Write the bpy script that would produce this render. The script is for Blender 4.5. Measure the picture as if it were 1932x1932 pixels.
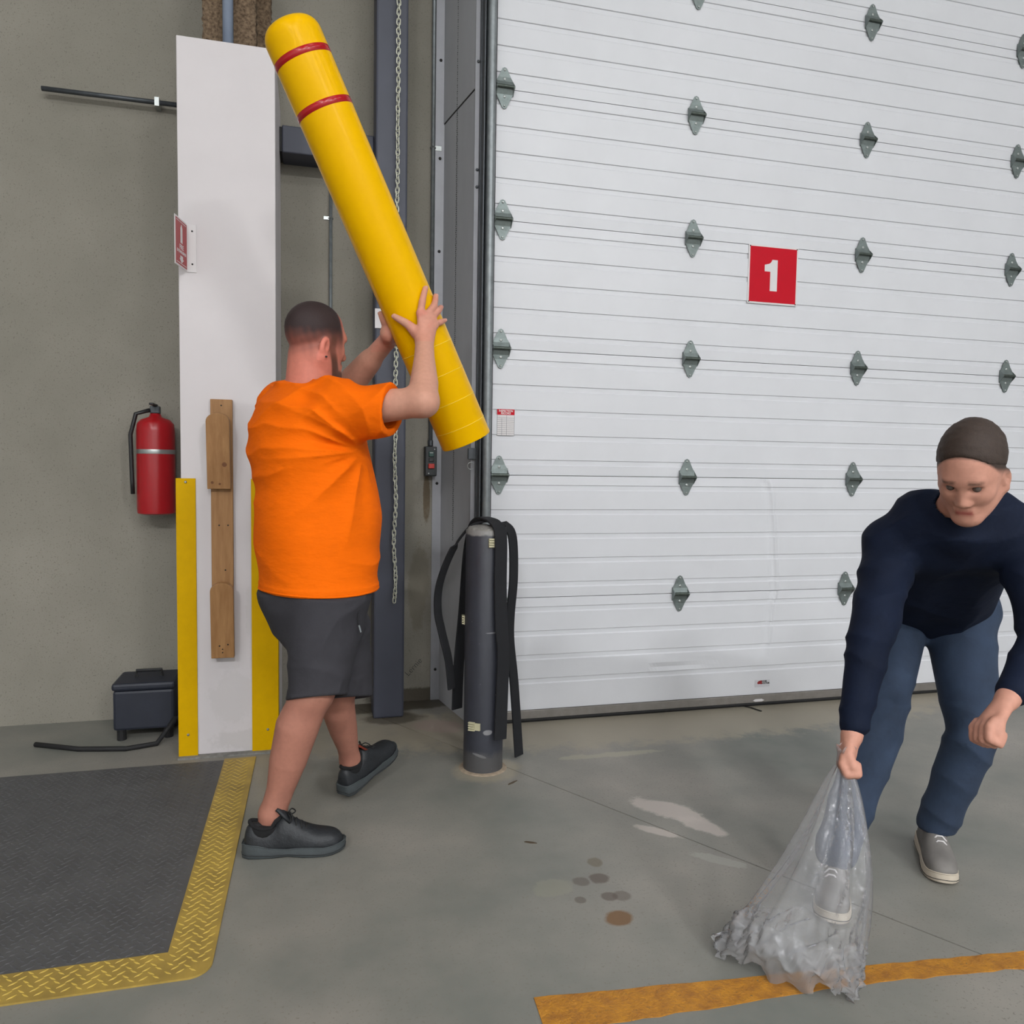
import bpy, bmesh, math, random
import numpy as np
from mathutils import Vector, Matrix

# ---------------------------------------------------------------- scene, camera, light
for o in list(bpy.data.objects):
    bpy.data.objects.remove(o, do_unlink=True)
scene = bpy.context.scene
C = scene.collection
random.seed(7)
rng = np.random.default_rng(7)

cam_data = bpy.data.cameras.new('camera')
cam_data.sensor_fit = 'HORIZONTAL'
cam_data.sensor_width = 36.0
cam_data.lens = 1450.0 / 1932.0 * 36.0
cam_data.clip_start = 0.05
cam = bpy.data.objects.new('camera', cam_data)
C.objects.link(cam)
CAM_RIGHT = Vector((0.96766444, -0.25175387, 0.015669))
CAM_UP = Vector((0.00051798, 0.06410228, 0.9979432))
CAM_FWD = Vector((0.25224048, 0.96566603, -0.0621599))
m = Matrix.Identity(4)
for i in range(3):
    m[i][0] = CAM_RIGHT[i]
    m[i][1] = CAM_UP[i]
    m[i][2] = -CAM_FWD[i]
m[2][3] = 1.30
cam.matrix_world = m
scene.camera = cam

world = bpy.data.worlds.new('world')
scene.world = world
world.use_nodes = True
world.node_tree.nodes['Background'].inputs[0].default_value = (0.75, 0.8, 0.9, 1)
world.node_tree.nodes['Background'].inputs[1].default_value = 0.02

vs = scene.view_settings
vs.view_transform = 'Standard'
vs.look = 'None'
vs.exposure = -1.2
vs.gamma = 1.0
vs.use_curve_mapping = False
LAMP_W = 170.0
# high-bay fixtures under the ceiling: (x, y, power factor)
FIXTURES = [(-3.4, 0.2, 0.14), (0.9, 0.4, 0.10), (4.4, 0.4, 0.16),
            (-3.4, -2.8, 0.9), (0.6, -2.8, 0.6), (4.6, -2.8, 1.1),
            (-3.4, -8.6, 7.6), (0.6, -8.6, 7.0), (4.6, -8.6, 8.0)]

scene.cycles.max_bounces = 3
scene.cycles.diffuse_bounces = 2
scene.cycles.glossy_bounces = 2
scene.cycles.transmission_bounces = 2
scene.cycles.transparent_max_bounces = 12
scene.cycles.adaptive_threshold = 0.1
scene.cycles.use_light_tree = False
scene.cycles.caustics_reflective = False
scene.cycles.caustics_refractive = False

# ---------------------------------------------------------------- helpers
def tag(o, label=None, cat=None, group=None, kind=None):
    if label: o['label'] = label
    if cat: o['category'] = cat
    if group: o['group'] = group
    if kind: o['kind'] = kind
    return o

def empty(name, loc=(0, 0, 0), rotz=0.0, parent=None):
    o = bpy.data.objects.new(name, None)
    C.objects.link(o)
    o.location = loc
    o.rotation_euler = (0, 0, rotz)
    o.empty_display_size = 0.05
    if parent: o.parent = parent
    return o

def thing(name, label, cat, loc=(0, 0, 0), rotz=0.0, group=None, kind=None):
    return tag(empty(name, loc, rotz), label, cat, group, kind)

class MB:
    """collects shapes; build() links them as ONE mesh object"""
    def __init__(s):
        s.v = []; s.f = []
    def add(s, vs_, fs_):
        n = len(s.v)
        s.v += [tuple(p) for p in vs_]
        s.f += [tuple(i + n for i in f) for f in fs_]
        return s
    def box(s, x0, x1, y0, y1, z0, z1, M=None):
        v = [Vector((x, y, z)) for z in (z0, z1) for y in (y0, y1) for x in (x0, x1)]
        if M is not None: v = [M @ p for p in v]
        return s.add(v, [(0, 2, 3, 1), (4, 5, 7, 6), (0, 1, 5, 4), (2, 6, 7, 3), (0, 4, 6, 2), (1, 3, 7, 5)])
    def prism(s, pts, axis, lo, hi, M=None):
        """extrude a 2-D outline along an axis ('x': pts=(y,z), 'y': pts=(x,z), 'z': pts=(x,y))"""
        def mk(p, t):
            return Vector({'x': (t, p[0], p[1]), 'y': (p[0], t, p[1]), 'z': (p[0], p[1], t)}[axis])
        n = len(pts)
        v = [mk(p, lo) for p in pts] + [mk(p, hi) for p in pts]
        if M is not None: v = [M @ p for p in v]
        return s.add(v, [tuple(range(n)), tuple(reversed(range(n, 2 * n)))] +
                     [(i, i + n, (i + 1) % n + n, (i + 1) % n) for i in range(n)])
    def tube(s, path, rad, n=10, caps=True, closed=False):
        path = [Vector(p) for p in path]
        m_ = len(path)
        rads = rad if isinstance(rad, (list, tuple)) else [rad] * m_
        base = len(s.v); prev = None
        for i, p in enumerate(path):
            a = path[(i - 1) % m_] if (closed or i > 0) else p
            b = path[(i + 1) % m_] if (closed or i < m_ - 1) else p
            t = (b - a).normalized()
            if prev is None:
                u = t.orthogonal().normalized()
            else:
                u = (prev - t * prev.dot(t))
                u = u.normalized() if u.length > 1e-6 else t.orthogonal().normalized()
            prev = u; w = t.cross(u)
            for k in range(n):
                an = 2 * math.pi * k / n
                s.v.append(tuple(p + (u * math.cos(an) + w * math.sin(an)) * rads[i]))
        rngs = m_ if closed else m_ - 1
        for i in range(rngs):
            for k in range(n):
                a = base + i * n + k; b = base + i * n + (k + 1) % n
                c = base + ((i + 1) % m_) * n + (k + 1) % n; d = base + ((i + 1) % m_) * n + k
                s.f.append((a, b, c, d))
        if caps and not closed:
            s.f.append(tuple(reversed(range(base, base + n))))
            s.f.append(tuple(range(base + (m_ - 1) * n, base + m_ * n)))
        return s
    def lathe(s, prof, n=32, M=None, close_ends=True):
        """prof: (radius, z) list revolved about z"""
        base = len(s.v)
        for r, z in prof:
            for k in range(n):
                an = 2 * math.pi * k / n
                p = Vector((r * math.cos(an), r * math.sin(an), z))
                s.v.append(tuple(M @ p if M is not None else p))
        for i in range(len(prof) - 1):
            for k in range(n):
                a = base + i * n + k; b = base + i * n + (k + 1) % n
                s.f.append((a, b, b + n, a + n))
        if close_ends:
            s.f.append(tuple(reversed(range(base, base + n))))
            s.f.append(tuple(range(base + (len(prof) - 1) * n, base + len(prof) * n)))
        return s
    def loft(s, rings, cap0=True, cap1=True):
        n = len(rings[0]); base = len(s.v)
        for r in rings: s.v += [tuple(p) for p in r]
        for i in range(len(rings) - 1):
            for k in range(n):
                a = base + i * n + k; b = base + i * n + (k + 1) % n
                s.f.append((a, b, b + n, a + n))
        if cap0: s.f.append(tuple(reversed(range(base, base + n))))
        if cap1: s.f.append(tuple(range(base + (len(rings) - 1) * n, base + len(rings) * n)))
        return s
    def ribbon(s, path, wdir, width, thick):
        """a strap of rectangular section; wdir: width direction per point"""
        path = [Vector(p) for p in path]; rings = []
        for i, p in enumerate(path):
            t = (path[min(i + 1, len(path) - 1)] - path[max(i - 1, 0)]).normalized()
            w = Vector(wdir[i]); w = (w - t * w.dot(t)).normalized()
            nrm = t.cross(w)
            hw, ht = width / 2, thick / 2
            rings.append([p + w * hw * a + nrm * ht * b for a, b in
                          ((-1, -.6), (-.93, -1), (.93, -1), (1, -.6), (1, .6), (.93, 1), (-.93, 1), (-1, .6))])
        return s.loft(rings)
    def mesh(s, name, smooth=False):
        me = bpy.data.meshes.new(name)
        me.from_pydata([tuple(p) for p in s.v], [], s.f)
        me.update()
        bm = bmesh.new(); bm.from_mesh(me)
        bmesh.ops.recalc_face_normals(bm, faces=bm.faces)
        bm.to_mesh(me); bm.free()
        if smooth:
            for p in me.polygons: p.use_smooth = True
        return me
    def build(s, name, mat, parent=None, smooth=False, bevel=0.0, auto=None, loc=None):
        me = s.mesh(name, smooth or auto is not None)
        if mat: me.materials.append(mat)
        o = bpy.data.objects.new(name, me)
        C.objects.link(o)
        if parent: o.parent = parent
        if loc is not None: o.location = loc
        if auto is not None:
            me.set_sharp_from_angle(angle=math.radians(auto))
        if bevel:
            b = o.modifiers.new('bevel', 'BEVEL')
            b.width = bevel; b.segments = 2; b.limit_method = 'ANGLE'; b.angle_limit = math.radians(40)
        return o

def linked(o, name, parent, loc=None, rot=None):
    c = o.copy(); c.name = name; C.objects.link(c); c.parent = parent
    if loc is not None: c.location = loc
    if rot is not None: c.rotation_euler = rot
    return c

def copy_tree(o, parent=None):
    c = o.copy(); C.objects.link(c); c.parent = parent
    for ch in list(o.children): copy_tree(ch, c)
    return c

def text_mesh(name, body, size, mat, parent, M, extrude=0.0006, bold=0.0, align='CENTER'):
    cu = bpy.data.curves.new(name, 'FONT')
    cu.body = body; cu.size = size; cu.extrude = extrude; cu.offset = bold
    cu.align_x = align; cu.align_y = 'CENTER'
    tmp = bpy.data.objects.new(name + '_tmp', cu); C.objects.link(tmp)
    dg = bpy.context.evaluated_depsgraph_get(); dg.update()
    me = bpy.data.meshes.new_from_object(tmp.evaluated_get(dg))
    bpy.data.objects.remove(tmp, do_unlink=True); bpy.data.curves.remove(cu)
    me.materials.clear(); me.materials.append(mat)
    me.transform(M)
    o = bpy.data.objects.new(name, me); C.objects.link(o)
    if parent: o.parent = parent
    return o

# ---------------------------------------------------------------- materials
def srgb(r, g, b):
    f = lambda c: (c / 255 / 12.92) if c / 255 <= 0.04045 else ((c / 255 + 0.055) / 1.055) ** 2.4
    return (f(r), f(g), f(b), 1)

def new_mat(name):
    mt = bpy.data.materials.new(name); mt.use_nodes = True
    nt = mt.node_tree
    return mt, nt, nt.nodes['Principled BSDF']

def N(nt, typ, **kw):
    n = nt.nodes.new(typ)
    for k, v in kw.items():
        if k.startswith('in_'):
            key = k[3:]
            key = int(key) if key.isdigit() else key.replace('_', ' ')
            n.inputs[key].default_value = v
        else: setattr(n, k, v)
    return n

def mat(name, col, rough=0.5, metal=0.0, var=0.0, vscale=8.0, col2=None, bump=0.0, bscale=60.0, spec=0.5,
        speck=0.0, speck_col=None, speck_scale=120.0, stretch=(1, 1, 1), bdist=0.002, detail=4.0, coat=0.0):
    mt, nt, bs = new_mat(name)
    L = nt.links.new
    bs.inputs['Roughness'].default_value = rough
    bs.inputs['Metallic'].default_value = metal
    bs.inputs['Specular IOR Level'].default_value = spec
    bs.inputs['Coat Weight'].default_value = coat
    tc = N(nt, 'ShaderNodeTexCoord')
    mp = N(nt, 'ShaderNodeMapping'); mp.inputs['Scale'].default_value = stretch
    L(tc.outputs['Object'], mp.inputs['Vector'])
    out = None
    if var or col2:
        c2 = col2 or tuple(c * (1 - var) for c in col[:3]) + (1,)
        nz = N(nt, 'ShaderNodeTexNoise', in_Scale=vscale, in_Detail=detail, in_Roughness=0.6)
        L(mp.outputs[0], nz.inputs['Vector'])
        cr = N(nt, 'ShaderNodeValToRGB')
        cr.color_ramp.elements[0].position = 0.3; cr.color_ramp.elements[0].color = c2
        cr.color_ramp.elements[1].position = 0.7; cr.color_ramp.elements[1].color = col
        L(nz.outputs['Fac'], cr.inputs['Fac'])
        out = cr.outputs['Color']
    if speck:
        nz2 = N(nt, 'ShaderNodeTexNoise', in_Scale=speck_scale, in_Detail=3.0, in_Roughness=0.7)
        L(mp.outputs[0], nz2.inputs['Vector'])
        cr2 = N(nt, 'ShaderNodeValToRGB')
        cr2.color_ramp.elements[0].position = 1 - speck - 0.04; cr2.color_ramp.elements[0].color = (0, 0, 0, 1)
        cr2.color_ramp.elements[1].position = 1 - speck; cr2.color_ramp.elements[1].color = (1, 1, 1, 1)
        L(nz2.outputs['Fac'], cr2.inputs['Fac'])
        mx = N(nt, 'ShaderNodeMix', data_type='RGBA')
        L(cr2.outputs['Color'], mx.inputs['Factor'])
        if out: L(out, mx.inputs['A'])
        else: mx.inputs['A'].default_value = col
        mx.inputs['B'].default_value = speck_col or (0.6, 0.6, 0.6, 1)
        out = mx.outputs['Result']
    if out: L(out, bs.inputs['Base Color'])
    else: bs.inputs['Base Color'].default_value = col
    if bump:
        nb = N(nt, 'ShaderNodeTexNoise', in_Scale=bscale, in_Detail=3.0, in_Roughness=0.6)
        L(mp.outputs[0], nb.inputs['Vector'])
        bp = N(nt, 'ShaderNodeBump', in_Strength=bump, in_Distance=bdist)
        L(nb.outputs['Fac'], bp.inputs['Height'])
        L(bp.outputs['Normal'], bs.inputs['Normal'])
    return mt

def add_stains(mt, stains, coord='Object'):
    """irregular stains with a shape of their own: (x, y, rx, ry, angle, colour, strength, raggedness); plane = which two axes"""
    nt = mt.node_tree; L = nt.links.new; bs = nt.nodes['Principled BSDF']
    tc = N(nt, 'ShaderNodeTexCoord')
    nz = N(nt, 'ShaderNodeTexNoise', in_Scale=9.0, in_Detail=4.0, in_Roughness=0.75)
    L(tc.outputs[coord], nz.inputs['Vector'])
    link = bs.inputs['Base Color'].links[0] if bs.inputs['Base Color'].links else None
    cur = link.from_socket if link else None
    for st in stains:
        (c0, c1, c2), (r0, r1, r2), ang, colr, strength, rag = st
        mp = N(nt, 'ShaderNodeMapping', vector_type='TEXTURE')
        mp.inputs['Location'].default_value = (c0, c1, c2)
        mp.inputs['Rotation'].default_value = ang if isinstance(ang, tuple) else (0, 0, ang)
        mp.inputs['Scale'].default_value = (r0, r1, r2)
        L(tc.outputs[coord], mp.inputs['Vector'])
        ln = N(nt, 'ShaderNodeVectorMath', operation='LENGTH'); L(mp.outputs[0], ln.inputs[0])
        ad = N(nt, 'ShaderNodeMath', operation='MULTIPLY_ADD'); ad.inputs[1].default_value = rag
        L(nz.outputs['Fac'], ad.inputs[0]); L(ln.outputs['Value'], ad.inputs[2])
        mr = N(nt, 'ShaderNodeMapRange'); mr.inputs['From Min'].default_value = 1.0 + rag * .5
        mr.inputs['From Max'].default_value = 0.75 + rag * .5
        mr.inputs['To Min'].default_value = 0.0; mr.inputs['To Max'].default_value = strength
        L(ad.outputs[0], mr.inputs['Value'])
        mx = N(nt, 'ShaderNodeMix', data_type='RGBA')
        L(mr.outputs[0], mx.inputs['Factor'])
        if cur is not None: L(cur, mx.inputs['A'])
        else: mx.inputs['A'].default_value = bs.inputs['Base Color'].default_value
        mx.inputs['B'].default_value = colr
        cur = mx.outputs['Result']
    L(cur, bs.inputs['Base Color'])

def attr_mat(name, rough=0.5, var=0.12, vscale=60, bump=0.15, bscale=250, bdist=.001, spec=.4, sss=0.0):
    """colour comes from the vertex colours 'Col' (skin tone, hair, beard)"""
    mt, nt, bs = new_mat(name); L = nt.links.new
    at = N(nt, 'ShaderNodeAttribute', attribute_name='Col')
    tc = N(nt, 'ShaderNodeTexCoord')
    nz = N(nt, 'ShaderNodeTexNoise', in_Scale=vscale, in_Detail=4.0); L(tc.outputs['Object'], nz.inputs['Vector'])
    mr = N(nt, 'ShaderNodeMapRange'); mr.inputs['To Min'].default_value = 1 - var; mr.inputs['To Max'].default_value = 1 + var
    L(nz.outputs['Fac'], mr.inputs['Value'])
    mu = N(nt, 'ShaderNodeVectorMath', operation='SCALE'); L(at.outputs['Color'], mu.inputs[0]); L(mr.outputs[0], mu.inputs['Scale'])
    L(mu.outputs[0], bs.inputs['Base Color'])
    bs.inputs['Roughness'].default_value = rough; bs.inputs['Specular IOR Level'].default_value = spec
    if sss:
        bs.inputs['Subsurface Weight'].default_value = sss
        bs.inputs['Subsurface Radius'].default_value = (0.01, 0.004, 0.002); bs.inputs['Subsurface Scale'].default_value = 0.6
    nb = N(nt, 'ShaderNodeTexNoise', in_Scale=bscale, in_Detail=2.0); L(tc.outputs['Object'], nb.inputs['Vector'])
    bp = N(nt, 'ShaderNodeBump', in_Strength=bump, in_Distance=bdist); L(nb.outputs['Fac'], bp.inputs['Height'])
    L(bp.outputs['Normal'], bs.inputs['Normal'])
    return mt

def emit_mat(name, col, strength):
    mt, nt, bs = new_mat(name)
    bs.inputs['Base Color'].default_value = col
    bs.inputs['Emission Color'].default_value = col
    bs.inputs['Emission Strength'].default_value = strength
    return mt

M_white_door = mat('white_door_paint', srgb(226, 227, 231), .42, var=.05, vscale=3.0, bump=.12, bscale=400, bdist=.0006)
M_joint_dark = mat('dark_joint', (0.02, 0.02, 0.02, 1), .9)
M_alu = mat('dull_aluminium', srgb(150, 145, 140), .5, .6, var=.2, vscale=20)
M_rubber = mat('black_rubber', (0.012, 0.012, 0.013, 1), .7)
M_galv = mat('galvanised_steel', srgb(140, 146, 148), .42, .45, var=.25, vscale=30)
M_galv_dark = mat('dark_galvanised_steel', srgb(88, 92, 96), .45, .6, var=.3, vscale=15, stretch=(1, 1, .15))
M_hinge = mat('zinc_hinge_steel', srgb(128, 138, 136), .45, .55, var=.25, vscale=40)
M_hinge_dark = mat('greasy_hinge_barrel', srgb(84, 92, 86), .4, .6, var=.3, vscale=60)
M_bolt = mat('zinc_bolt', srgb(170, 174, 172), .35, .8)
M_jamb = mat('grey_jamb_sheet', srgb(190, 191, 194), .5, .0, var=.12, vscale=6, stretch=(1, 1, .3))
M_flange = mat('pale_grey_flange', srgb(168, 169, 174), .45, .2, var=.1, vscale=10)
M_concrete = mat('precast_concrete_wall', srgb(152, 147, 136), .9, var=.0, col2=srgb(136, 132, 121), vscale=1.4, bump=.25, bscale=160,
                 speck=.36, speck_col=srgb(122, 117, 107), speck_scale=140, bdist=.001)
M_steel_paint = mat('blue_grey_steel_paint', srgb(68, 71, 84), .5, var=.15, vscale=5, speck=.21, speck_col=srgb(110, 112, 120), speck_scale=25)
M_bollard_paint = mat('slate_pipe_paint', srgb(54, 56, 65), .5, var=.2, vscale=14, speck=.25, speck_col=srgb(125, 126, 130), speck_scale=34, bump=.15, bscale=120)
M_casing = mat('white_painted_casing', srgb(226, 220, 221), .6, var=.06, vscale=2.5, bump=.05, bscale=300)
M_yellow_guard = mat('yellow_guard_paint', srgb(222, 174, 0), .55, spec=.1, var=.06, vscale=30, bump=.05, bscale=300)
M_wood = mat('pine_board', srgb(176, 132, 84), .6, col2=srgb(150, 106, 62), vscale=7, stretch=(7, 7, .7), bump=.1, bscale=60)
M_screw = mat('dark_screw', srgb(40, 38, 36), .5, .5)
M_fire = mat('brown_fireproofing', srgb(146, 124, 100), .95, col2=srgb(74, 58, 42), vscale=75, bump=.8, bscale=140, bdist=.006)
M_pipe = mat('pale_blue_pipe_paint', srgb(140, 152, 172), .45, var=.08, vscale=12)
M_sign_red = mat('sign_red', srgb(200, 20, 40), .3, spec=.12)
M_sign_red2 = mat('matte_sign_red', srgb(176, 62, 64), .45)
M_sign_white = mat('sign_white', srgb(226, 222, 222), .4)
M_print_black = mat('print_black', (0.02, 0.02, 0.02, 1), .6)
M_print_grey = mat('print_grey', (0.18, 0.18, 0.19, 1), .6)
M_box_dark = mat('dark_control_box', srgb(44, 48, 50), .5, var=.2, vscale=30)
M_btn_green = mat('green_button', srgb(22, 66, 58), .4)
M_btn_red = mat('red_button', srgb(190, 48, 36), .4)
M_cover = mat('yellow_plastic_cover', srgb(248, 190, 0), .28, spec=.10, bump=.12, bscale=500, bdist=.0005)
M_cover_line = mat('pale_score_line', srgb(255, 222, 70), .4)
M_cover_in = mat('yellow_cover_inside', srgb(220, 176, 6), .5)
M_red_tape = mat('red_tape', srgb(178, 14, 24), .22)
M_foam = mat('black_foam', (0.008, 0.0085, 0.011, 1), .85, bump=.2, bscale=400)
M_cream = mat('cream_plastic', srgb(196, 190, 158), .5)
M_rough_conc = mat('rough_concrete_fill', srgb(150, 148, 142), .95, var=.4, vscale=40, bump=.8, bscale=60, bdist=.006)
M_chain = mat('zinc_chain', srgb(214, 214, 196), .4, .4)
M_tread_grey = mat('grey_tread_plate', srgb(92, 92, 92), .6, var=.25, vscale=7, bump=.1, bscale=200)
M_tread_yellow = mat('worn_yellow_tread_paint', srgb(186, 156, 74), .5, col2=srgb(148, 124, 62), vscale=9, bump=.1, bscale=200)
M_tread_yellow_hi = mat('yellow_tread_lozenge', srgb(208, 178, 82), .42, var=.15, vscale=30)
M_tread_grey_hi = mat('grey_tread_lozenge', srgb(84, 84, 86), .5, var=.25, vscale=30)
M_stripe = mat('orange_floor_paint', srgb(204, 140, 40), .55, col2=srgb(160, 104, 36), vscale=26, speck=.3, speck_col=srgb(118, 92, 54), speck_scale=90, bump=.9, bscale=130, bdist=.004)
M_ext_red = mat('extinguisher_red', srgb(170, 16, 26), .3)
M_black = mat('black_plastic', (0.015, 0.015, 0.016, 1), .45)
M_navy_box = mat('dark_navy_plastic', srgb(40, 44, 56), .55, var=.2, vscale=12)
M_ceiling = mat('ceiling_paint', srgb(226, 226, 226), .9)
M_room_wall = mat('pale_room_wall', srgb(222, 222, 222), .9)
M_housing = mat('lamp_housing', srgb(220, 220, 220), .5)
M_chip = mat('brown_wood_chip', srgb(84, 70, 54), .8)

M_floor = mat('worn_concrete_floor', srgb(160, 154, 145), .45, col2=srgb(114, 118, 112), vscale=1.1, detail=5, bump=.10, bscale=110, bdist=.001,
              speck=.36, speck_col=srgb(128, 124, 116), speck_scale=110, spec=.3)
_tan = srgb(164, 155, 137); _pale = srgb(196, 186, 178); _rust = srgb(122, 92, 62); _oil = srgb(92, 80, 72); _dirt = srgb(74, 66, 54)
add_stains(M_floor, [
    ((1.9, 3.62, 0), (2.0, .42, 1), .01, _tan, .75, .9),
    ((.25, 3.7, 0), (.5, .34, 1), 0, _tan, .6, .8),
    ((.42, 4.06, 0), (.5, .1, 1), .05, _dirt, .85, .8),
    ((.40, 3.86, 0), (.17, .1, 1), 0, _dirt, .7, .9),
    ((.60, 3.70, 0), (.16, .10, 1), -.5, srgb(168, 150, 140), .7, 1.2),
    ((.72, 3.12, 0), (.16, .15, 1), 0, _tan, .8, .6),
    ((1.30, 2.60, 0), (.17, .07, 1), -.9, _pale, .85, 1.3),
    ((1.37, 2.45, 0), (.12, .05, 1), -1.05, _pale, .8, 1.1),
    ((1.20, 2.44, 0), (.09, .028, 1), -.75, _pale, .75, 1.2),
    ((1.31, 2.21, 0), (.10, .03, 1), -.7, srgb(168, 166, 158), .6, 1.8),
    ((1.30, 3.165, 0), (.26, .03, 1), .0, srgb(170, 164, 146), .7, 2.0),
    ((.898, 2.294, 0), (.028, .032, 1), 0, srgb(104, 92, 72), .6, .7),
    ((.877, 2.199, 0), (.036, .034, 1), 0, _oil, .75, .9),
    ((.816, 2.194, 0), (.03, .03, 1), 0, _oil, .6, .9),
    ((.871, 2.096, 0), (.028, .026, 1), 0, _oil, .7, .4),
    ((.909, 2.091, 0), (.032, .03, 1), 0, _oil, .55, .4),
    ((.778, 2.098, 0), (.02, .02, 1), 0, _oil, .6, .5),
    ((.855, 1.985, 0), (.048, .04, 1), .5, _rust, .95, .7),
    ((.721, 2.179, 0), (.07, .05, 1), 0, srgb(150, 148, 132), .5, 1.5),
])

# ---------------------------------------------------------------- the setting
# floor: two slabs with a saw-cut joint between them
floor = MB().box(-7, 7, -12, 4.6, -.3, -.012).build('floor', M_joint_dark)
tag(floor, kind='structure')
J0 = Vector((.46, 3.69)); JD = Vector((.504, -.815)).normalized(); JN = Vector((-JD.y, JD.x))  # JN points right/up
def jl(y, off):
    p = J0 + JN * off
    return p + JD * ((y - p.y) / JD.y)
g = .0028
sl = jl(4.6, -g); s2 = jl(-12, -g)
MB().prism([(-7, 4.6), (-7, -12), (s2.x, s2.y), (sl.x, sl.y)], 'z', -.012, 0).build('concrete_slab', M_floor, floor)
sl = jl(4.6, g); s2 = jl(-12, g)
MB().prism([(sl.x, sl.y), (s2.x, s2.y), (7 + 6, -12), (7, 4.6)], 'z', -.012, 0).build('concrete_slab', M_floor, floor)

wall_back = MB().box(-7, .664, 4.13, 4.45, 0, 7.5).build('wall_back', M_concrete)
tag(wall_back, kind='structure')
add_stains(M_concrete, [((.60, 4.13, 1.12), (.022, .2, .16), (0, 0, 0), srgb(98, 82, 58), .8, .8),
                        ((.56, 4.13, .62), (.06, .2, .25), (0, 0, 0), srgb(122, 115, 100), .6, 1.4),
                        ((.55, 4.13, .03), (.3, .2, .05), (0, 0, 0), srgb(70, 62, 50), .8, 1.0),
                        ((.2, 4.13, 1.1), (.4, .2, .3), (0, 0, 0), srgb(140, 134, 122), .6, 1.2)])
tag(MB().box(.664, 7, 4.13, 4.45, 0, 7.5).build('wall_header', M_concrete), kind='structure')
tag(MB().box(-7.3, -7, -12, 4.45, 0, 7.5).build('wall_left', M_room_wall), kind='structure')
tag(MB().box(7, 7.3, -12, 4.45, 0, 7.5).build('wall_right', M_room_wall), kind='structure')
tag(MB().box(-7.3, 7.3, -12.3, -12, 0, 7.5).build('wall_front', M_room_wall), kind='structure')
tag(MB().box(-7.3, 7.3, -12.3, 4.45, 7.5, 7.7).build('ceiling', M_ceiling), kind='structure')

# ceiling fixtures with their lamps
M_diffuser = emit_mat('lamp_diffuser', (1, .98, .95, 1), 6)
M_diffuser.cycles.emission_sampling = 'NONE'
for i, (x, y, pw) in enumerate(FIXTURES):
    fx = thing('high_bay_light', 'long white high-bay fixture hanging from the warehouse ceiling', 'ceiling light', (x, y, 6.7), 0, 'ceiling lights')
    b = MB()
    b.prism([(-.16, 0), (-.1, .09), (.1, .09), (.16, 0), (.15, 0), (.09, .08), (-.09, .08), (-.15, 0)], 'x', -.75, .75)
    b.build('housing', M_housing, fx)
    MB().box(-.72, .72, -.11, .11, .03, .045).build('diffuser', M_diffuser, fx)
    for s in (-.6, .6):
        MB().tube([(s, 0, .09), (s, 0, .8)], .005, 6).build('hanger_wire', M_galv, fx)
    ld = bpy.data.lights.new('high_bay_lamp', 'AREA'); ld.shape = 'RECTANGLE'
    ld.size = 1.4; ld.size_y = .28; ld.energy = LAMP_W * pw; ld.color = (.97, .985, 1.0)
    lo = bpy.data.objects.new('high_bay_lamp', ld); C.objects.link(lo); lo.parent = fx; lo.location = (0, 0, -.01)

# ---------------------------------------------------------------- sectional door
DY = 3.65; DX0, DX1 = .846, 5.12
JOINTS = [.637 + .609 * k for k in range(7)]
door = empty('door_1', (0, 0, 0)); tag(door, 'white sectional overhead dock door of ribbed panels', kind='structure')
CREASE = [(1.247, 2.374), (1.167, 2.40), (.967, 2.424), (.735, 2.447), (.642, 2.451), (.561, 2.428), (.343, 2.415), (.2, 2.41)]
def door_offset(x, z):
    """forklift dents pressed into the two lowest panels"""
    d = 0.0
    if .28 < z < 1.245:
        xc = np.interp(z, [c[0] for c in CREASE[::-1]], [c[1] for c in CREASE[::-1]])
        t = (x - xc)
        amp = .006 * min(1, (1.245 - z) / .02) * (min(1, (z - .28) / .1))
        d -= amp * math.exp(-(t / .010) ** 2) - amp * .8 * math.exp(-((t + .03) / .02) ** 2)
    if .19 < z < .31:
        t = z - (.241 + (x - 1.724) * .04)
        w = max(0, min(1, (x - 1.70) / .06)) * max(0, min(1, (2.11 - x) / .06))
        d -= w * (.005 * math.exp(-((t + .010) / .006) ** 2) - .006 * math.exp(-((t - .006) / .010) ** 2))
    return d
def section_profile(z0, z1):
    pts = [(DY + .002, z1 - .0015)]
    zt = z1
    for k in range(5):
        a = zt - .048 - .1212 * k; b = a - .0255
        if b < z0 + .02: break
        pts += [(DY, a + .0012), (DY + .0055, a - .0012), (DY + .0055, b + .0036), (DY, b - .0022)]
    pts += [(DY + .002, z0 + .0015)]
    return pts
zs = [.066] + JOINTS
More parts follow.
